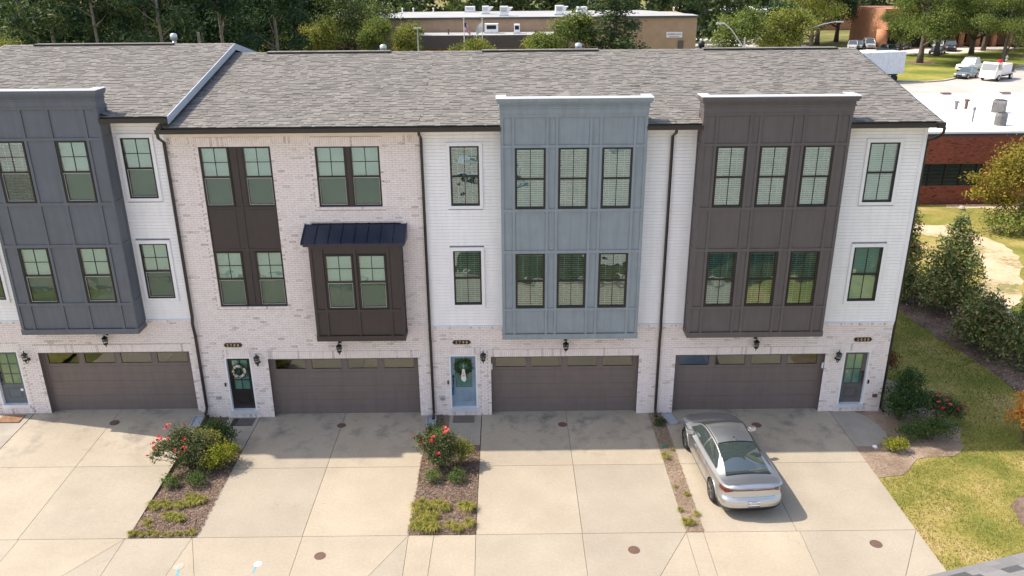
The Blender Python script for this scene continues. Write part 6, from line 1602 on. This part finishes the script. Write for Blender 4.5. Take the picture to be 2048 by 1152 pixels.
# flags
def flag(x, y, h, label, us):
    r = empty('flagpole', (x, y, 0), label, 'flagpole', 'flagpoles before the tan building')
    m = MB(); m.tube([(x, y, -.1), (x, y, h)], [.07, .05], 8); m.build('pole', M['white_trim'], r); m = MB(); m.lathe((x, y, h), [(0, 0), (.1, .06), (.1, .14), (0, .2)], 8); m.build('finial', M['gold'], r)
    nx, nz = 8, 13; mb = MB(); s = 1 if us else -1; red = simple('flag_red', (.45, .03, .04), .7); blue = simple('flag_blue', (.03, .04, .14), .7); wht = simple('flag_white', (.72, .72, .72), .7)
    def q(i, j):
        f = i/nx; drop = f*f*.9; return (x+s*(.06+f*.75), y+.10*math.sin(f*7+j*.3), h-.35-drop-(j/nz)*(1.15 if us else 1.25)*(1-.25*f))
    for i in range(nx):
        for j in range(nz):
            mi = (1 if (i < 3 and j < 7) else (0 if j % 2 == 0 else 2)) if us else 2
            mb.add([q(i, j), q(i+1, j), q(i+1, j+1), q(i, j+1)], [(0, 3, 2, 1)], mi)
    mb.build('flag', [red, blue, wht], r)
ax = gpt(927, 38, 8.1); flag(-5.26, 85, 8.0, 'flagpole flying a striped flag before the tan building', True); flag(-2.94, 85, 8.0, 'flagpole flying a plain white flag before the tan building', False)

# lamps
def lamp(name, x, y, zt, arm, label, ctr=None):
    r = empty(name, (x, y, 0), label, 'street lamp', 'street lamps beyond the roof'); m = MB(); m.tube([(x, y, -.1), (x, y, zt)], [.11, .07], 8); m.build('pole', M['galv'] if ctr is None else M['bark'], r)
    if arm: m = MB(); m.tube([(x, y, arm[0]), (x+arm[1]*.55, y, arm[0]+arm[2]*.75), (x+arm[1]*.85, y, arm[0]+arm[2]), (x+arm[1], y, arm[0]+arm[2])], [.06, .05, .04, .04], 7); m.build('arm', M['galv'], r)
    hx, hz = (x+arm[1], arm[0]+arm[2]) if arm else (x, zt)
    m = MB(); m.obox((hx, y, hz), (.42, 0, 0), (0, .16, 0), (0, 0, .07)); m.build('lamp_head', M['galv'], r)
a = gpt(828, 57, 7.6); lamp('street_lamp', -8.75-.9, 70, 8.0, None, 'short lamp on a plain pole in front of the olive tree')
lamp('street_lamp', 24.2, 62, 7.4, (6.3, -2.6, 2.45), 'lamp with a steep arm reaching up to the left')
lamp('street_lamp', 36.2, 80, 7.9, (6.7, 4.4, 1.0), 'lamp with a long arm reaching right from a wooden pole', 1)
m = MB(); x, y = -13.35, 13.0; m.box(x-.05, x+.05, y-.05, y+.05, -.1, 11.6); tag(m.build('wooden_post', M['bark_pale']), 'pale wooden post rising just behind the left roof', 'post')

# far brick building, fence and yard
fb = empty('far_brick_building', (58, 178, 0), 'far brick building with a white roof edge behind the trees', 'building')
MB().box(42, 82, 178, 200, -.1, 3.9).build('wall', M['orange_brick'], fb); MB().box(41.5, 82.5, 177.5, 200.5, 3.9, 4.5).build('roof', M['white_roof'], fb)
sheet('yard', [(29, 112), (54, 112), (60, 160), (34, 160)], -.05, M['lot'])
fn = empty('yard_fence', (44, 158, 0), 'wire fence with reddish posts at the back of the pale yard', 'fence')
for i in range(13):
    x = 34+i*1.9; m = MB(); m.box(x-.08, x+.08, 156.9, 157.1, -.1, 1.9); m.build('fence_post', simple('red_post', (.35, .08, .05), .8) if i == 0 else bpy.data.materials['red_post'], fn)
m = MB()
for k in range(4): m.box(34, 57, 156.98, 157.02, .3+k*.5, .34+k*.5)
m.build('fence_wires', M['galv'], fn, kind='stuff')
# orange brick building at right
ob = empty('orange_brick_building', (84, 131, 0), 'orange brick building with an arched entrance behind the parking lot', 'building')
m = MB(); m.box(68.5, 80, 131, 146, -.1, 6.6); m.build('wall', M['orange_brick'], ob)
m = MB(); m.box(80, 118, 136, 150, -.1, 5.6); m.build('wing', M['orange_brick'], ob); m = MB(); m.box(68.2, 118.4, 130.7, 131.0, 6.4, 6.7); m.build('parapet', M['orange_brick'], ob)
m = MB(); m.lathe((68.3, 130.6, 0), [(1.0, -.1), (1.0, 3.2)], 20); m.build('round_pier', M['orange_brick'], ob, smooth=True)
m = MB(); m.box(68.5, 76.5, 129.2, 131, 3.2, 4.6); m.build('canopy', M['orange_brick'], ob)
for a, b in ((69.6, 75.8), (77.2, 78.6)): MB().box(a, b, 130.9, 130.99, .1, 3.1).build('window', M['dark'], ob)
for a in (82, 85, 88, 94, 98): MB().box(a, a+1.6, 135.9, 135.99, .4, 3.0).build('window', M['dark'], ob)
m = MB(); m.box(83, 98, 131.5, 136, 3.2, 3.6); m.build('walkway_roof', M['orange_brick'], ob)
for a in (83.2, 86.2, 89.2, 92.2, 95.2): MB().box(a, a+.7, 131.6, 132.3, -.1, 3.2).build('pier', M['orange_brick'], ob)

# road, kerb, parking lot, mown grass
sheet('road', [(18, 42), (160, 42), (160, 150), (120, 131.5), (76.9, 100.4), (66, 91.5), (60.5, 87.3), (57.0, 84.3), (54.2, 83.2), (50, 84.5), (40, 88.5), (18, 92)], -.05, M['asphalt'])
kl = [(18, 92.2), (40, 88.7), (50, 84.7), (54.2, 83.4), (57.0, 84.5), (60.5, 87.5), (66, 91.7), (76.9, 100.6), (120, 131.7), (160, 150.2)]
m = MB()
for (a, b), (c, d) in zip(kl, kl[1:]): m.slab([(a, b), (c, d), (c-.1, d+.35), (a-.1, b+.35)], -.06, .09)
o = m.build('kerb', M['concrete_light']); o['kind'] = 'structure'
sheet('mown_grass', [(p[0]-.1, p[1]+.33) for p in kl]+[(120, 140), (90, 127), (78.5, 120.2), (62.0, 117.5), (44, 117.5), (30, 110)], -.04, M['park_grass'])
sheet('parking_lot', [(44, 117.6), (62, 117.6), (78.6, 120.3), (92, 127.5), (92, 131), (66, 131), (50, 136), (44, 130)], -.045, M['lot'])
sheet('mulch_ring', [(64.1+2.6*math.cos(t*.5236), 106+2.0*math.sin(t*.5236)) for t in range(12)], -.032, M['mulch'])
m = MB(); a = (44, 114.5); m.box(52, 62.5, 114.0, 115.0, -.05, .45); o = m.build('low_hedge', M['leaf_dark']); tag(o, 'low dark clipped hedge along the parking lot edge', 'hedge')
x, y, z = gpt(2013, 120); m = MB(); m.lathe((x, y, -.05), [(.16, 0), (.16, .08), (.11, .1), (.11, .55), (.15, .58), (.12, .7), (0, .8)], 12); m.obox((x, y, .4), (.2, 0, 0), (0, .07, 0), (0, 0, .07)); tag(m.build('fire_hydrant', M['white_trim']), 'white hydrant on the mown grass by the road', 'hydrant')

# ------------------------------------------------------------------ vehicles on the road and in the lot
def paint(name, c): return simple(name, c, .3, metal=.2, var=.02, coat=1.0)
def vehicle(name, label, cat, x, y, head, L, W, H, col, kind='sedan', group=None):
    r = empty(name, (x, y, -.05), label, cat, group, rz=head)
    ORG[r.name] = Vector((0, 0, 0)); p = paint(name+'_paint', col); wr = .33 if kind != 'truck' else .4
    hz = {'sedan': .62, 'suv': .58, 'pickup': .55, 'truck': .3}[kind]*H
    def loft(secs, nm, mat):   # secs: (y, halfwidth, z0, z1, inset at top)
        m = MB(); v = []
        for (yy, hw, z0, z1, ins) in secs: v += [(-hw*.94, yy, z0), (-hw, yy, z0+(z1-z0)*.45), (-hw+ins, yy, z1), (hw-ins, yy, z1), (hw, yy, z0+(z1-z0)*.45), (hw*.94, yy, z0)]
        f = [tuple(range(6)), tuple((len(secs)-1)*6+k for k in range(5, -1, -1))]
        for i in range(len(secs)-1):
            for k in range(6): f.append((i*6+k, (i+1)*6+k, (i+1)*6+(k+1) % 6, i*6+(k+1) % 6))
        m.add(v, f); return m.build(nm, mat, r)
    h = L/2; w = W/2
    if kind == 'truck':
        loft([(h-1.7, w, .45, H*.98, .12), (h-.55, w, .45, H, .12), (h-.12, w, .4, H*.62, .06), (h, w*.96, .4, H*.5, .05)], 'cab', p)
        m = MB(); m.box(-w*.86, w*.86, h-.55, h-.50, H*.6, H*.93); m.v = [(a, b+(.455 if c < H*.7 else .09), c) for a, b, c in m.v]; m.build('windscreen', M['car_glass'], r)
        for s in (-1, 1): MB().box(s*w-.012, s*w+.012, h-1.45, h-.62, H*.6, H*.88).build('side_window', M['car_glass'], r)
        MB().box(-w, w, -h, h-1.8, .75, .90).build('flatbed', M['galv'], r)
        MB().box(-w*.9, w*.9, -h+1.2, h-2.0, .90, H*.86).build('cargo_box', M['white_trim'], r); MB().box(-w*.8, w*.8, -h+.1, -h+1.1, .90, 1.5).build('mower', M['black'], r)
        MB().lathe((0, -.1, H*.86), [(.34, 0), (.34, .45), (.16, .5), (.0, .55)], 10).build('red_drum', M['petal'], r); MB().box(-.4, .4, -h, h-.6, .35, .6).build('chassis', M['black'], r)
    else:
        zs = hz
        if kind == 'pickup': secs = [(-h, w, .38, zs, .04), (-h+.1, w, .3, zs+.02, .04), (h-1.2, w, .3, zs+.03, .06), (h-.2, w*.98, .3, zs-.02, .1), (h, w*.92, .35, zs-.2, .1)]
        else: secs = [(-h, w*.86, .42, zs-.05, .08), (-h+.25, w*.97, .3, zs+.03, .07), (0, w, .25, zs+.02, .07), (h-1.0, w*.98, .28, zs-.06, .08), (h-.2, w*.86, .32, zs-.22, .1), (h, w*.68, .40, zs-.34, .1)]
        loft(secs, 'body', p)
        c0, c1, c2, c3 = {'sedan': (-h+.45, -h+1.35, h-2.25, h-1.45), 'suv': (-h+.12, -h+.55, h-2.1, h-1.35), 'pickup': (-h+2.2, -h+2.5, h-2.25, h-1.6)}[kind]
        m = MB(); b0, b1, t0, t1 = w*.90, w*.90, w*.70, w*.70
        V = [(-b0, c0, zs), (b0, c0, zs), (b1, c3, zs), (-b1, c3, zs), (-t0, c1, H-.04), (t0, c1, H-.04), (t1, c2, H-.04), (-t1, c2, H-.04)]
        m.add(V, [(0, 1, 5, 4), (1, 2, 6, 5), (2, 3, 7, 6), (3, 0, 4, 7), (4, 5, 6, 7)]); m.build('windows', M['car_glass'], r)
        m = MB(); m.slab([(-t0-.01, c1-.05), (t0+.01, c1-.05), (t1+.01, c2+.05), (-t1-.01, c2+.05)], H-.05, H); 
        for s in (-1, 1):
            for A_, B2 in ((0, 4), (3, 7)):
                a, b = Vector(V[A_]), Vector(V[B2]); a.x = abs(a.x)*s; b.x = abs(b.x)*s; m.tube([a, b], .05, 5)
            m.tube([(s*(w*.80+.01), (c0+c3)/2+.1, zs), (s*(t0+.005), (c1+c2)/2+.1, H-.03)], .035, 5)
        m.build('roof', p, r)
        if kind == 'pickup': m = MB(); m.box(-w*.82, w*.82, -h+.12, -h+2.0, zs-.02, zs+.035); m.build('bed', M['black'], r)
        for s in (-1, 1): MB().box(s*w*.62-.16, s*w*.62+.16, h-.16, h-.03, zs-.30, zs-.18).build('headlight', M['white_trim'], r)
        MB().box(-w*.45, w*.45, h-.05, h+.02, zs-.46, zs-.30).build('grille', M['black'], r)
        for s in (-1, 1): MB().box(s*w*.7-.14, s*w*.7+.14, -h-.01, -h+.12, zs-.25, zs-.12).build('tail_lamp', M['tail'], r)
    for s in (-1, 1):
        for yy in (-h+L*.2, h-L*.19):
            m = MB(); m.lathe((s*(w-.10), yy, wr), [(wr*.6, -.11), (wr, -.10), (wr, .10), (wr*.6, .11)], 16, 0, 'x'); m.lathe((s*(w-.10), yy, wr), [(wr*.58, s*.0), (wr*.58, s*.115), (0, s*.12)], 12, 1, 'x'); m.build('wheel', [M['rubber'], M['galv']], r)
    return r
HD = math.atan2(.79, -.61)    # nose towards the lower left of the picture
a = gpt(1992, 160); vehicle('flatbed_truck', 'white cab-over flatbed truck carrying tanks on the road', 'truck', a[0]+.6, a[1]+1.0, HD, 6.0, 2.1, 2.35, (.80, .79, .77), 'truck')
a = gpt(1958, 150); vehicle('pickup_truck', 'white pickup truck on the road behind the grey car', 'pickup truck', a[0]+1.6, a[1]+5.2, HD, 5.8, 2.0, 1.9, (.80, .80, .80), 'pickup')
a = gpt(1944, 158); vehicle('grey_car', 'small grey car on the road between the pickup and the flatbed truck', 'car', a[0]+.0, a[1]+1.6, HD, 4.2, 1.75, 1.4, (.22, .25, .28), 'sedan')
lg = 'cars standing in the lot by the brick building'
for (u, v, hd, L, W, H, c, k, l) in ((1742, 97, 2.9, 4.6, 1.9, 1.75, (.42, .44, .46), 'suv', 'silver-grey van nose-out left of the brick entrance'), (1720, 98, 2.7, 4.4, 1.8, 1.5, (.22, .23, .25), 'sedan', 'grey car at the left of the silver-grey van'),
        (1709, 99, 2.7, 4.4, 1.8, 1.5, (.7, .7, .7), 'sedan', 'white car peeking out above the roof corner at left of the lot'), (1776, 106, .1, 4.4, 1.8, 1.5, (.10, .13, .14), 'suv', 'dark hatchback seen from behind at the near edge of the lot'),
        (1808, 99, 2.3, 4.5, 1.8, 1.45, (.05, .05, .06), 'sedan', 'black car in front of the brick entrance'), (1880, 99, 2.7, 4.5, 1.85, 1.7, (.75, .75, .74), 'suv', 'white car beside the pale oak trunk'),
        (1905, 102, 2.7, 4.7, 1.95, 1.8, (.05, .05, .065), 'suv', 'black car right of the white one beside the oak'), (1880, 108, 2.4, 4.3, 1.8, 1.3, (.03, .035, .04), 'sedan', 'low dark car in front of the white one beside the oak')):
    a = gpt(u, v); vehicle('parked_car', l, 'car', a[0], a[1]+1.0, hd, L, W, H, c, k, lg)
# box trailer
tr = empty('box_trailer', (44.5, 81.5, -.05), 'white box trailer on the road, partly hidden by the right roof edge', 'trailer', rz=0.0)
dirv = Vector((-.97, -.25, 0)); nv = Vector((-dirv.y, dirv.x, 0)); E0 = Vector((50.6, 84.6, 0))
def tp(al, ac, z): return Vector((0, 0, z))+E0+dirv*al+nv*ac
m = MB(); c = tp(6.5, 0, 2.45); m.obox(c, dirv*6.5, nv*1.25, (0, 0, 1.35)); m.build('trailer_box', simple('trailer_white', (.55, .60, .66), .4), tr)
m = MB(); m.obox(tp(-.02, 0, 2.45), dirv*.03, nv*1.22, (0, 0, 1.32)); m.build('rear_doors', M['cap'], tr)
m = MB()
for k in range(20): m.obox(tp(.4+k*.65, 1.26, 2.45), dirv*.02, nv*.015, (0, 0, 1.28))
m.build('side_ribs', M['cap'], tr, kind='stuff')
m = MB(); m.obox(tp(1.8, 0, .95), dirv*1.6, nv*.5, (0, 0, .12)); m.box(0, 0, 0, 0, 0, 0) if False else None; m.build('axle_frame', M['black'], tr)
for al in (1.1, 2.3):
    for ac in (-1.0, 1.0):
        m = MB(); cc = tp(al, ac, .48); pts = [(cc+dirv*.48*math.cos(k*math.pi/8)+Vector((0, 0, .48*math.sin(k*math.pi/8)))) for k in range(16)]
        v = [p-nv*.14 for p in pts]+[p+nv*.14 for p in pts]; m.add(v, [tuple(range(16)), tuple(range(31, 15, -1))]+[(k, k+16, (k+1) % 16+16, (k+1) % 16) for k in range(16)]); m.build('wheel', M['rubber'], tr)
# pale cars across the street, mirrored in the upper windows
for x, c, l in ((-1.5, (.75, .75, .75), 'white car parked across the street, seen only as a reflection in a window'), (8.5, (.6, .62, .64), 'silver car parked across the street, seen only as a reflection')):
    vehicle('parked_car', l, 'car', x, -33, math.pi/2, 4.6, 1.85, 1.5, c, 'sedan', 'cars across the street')
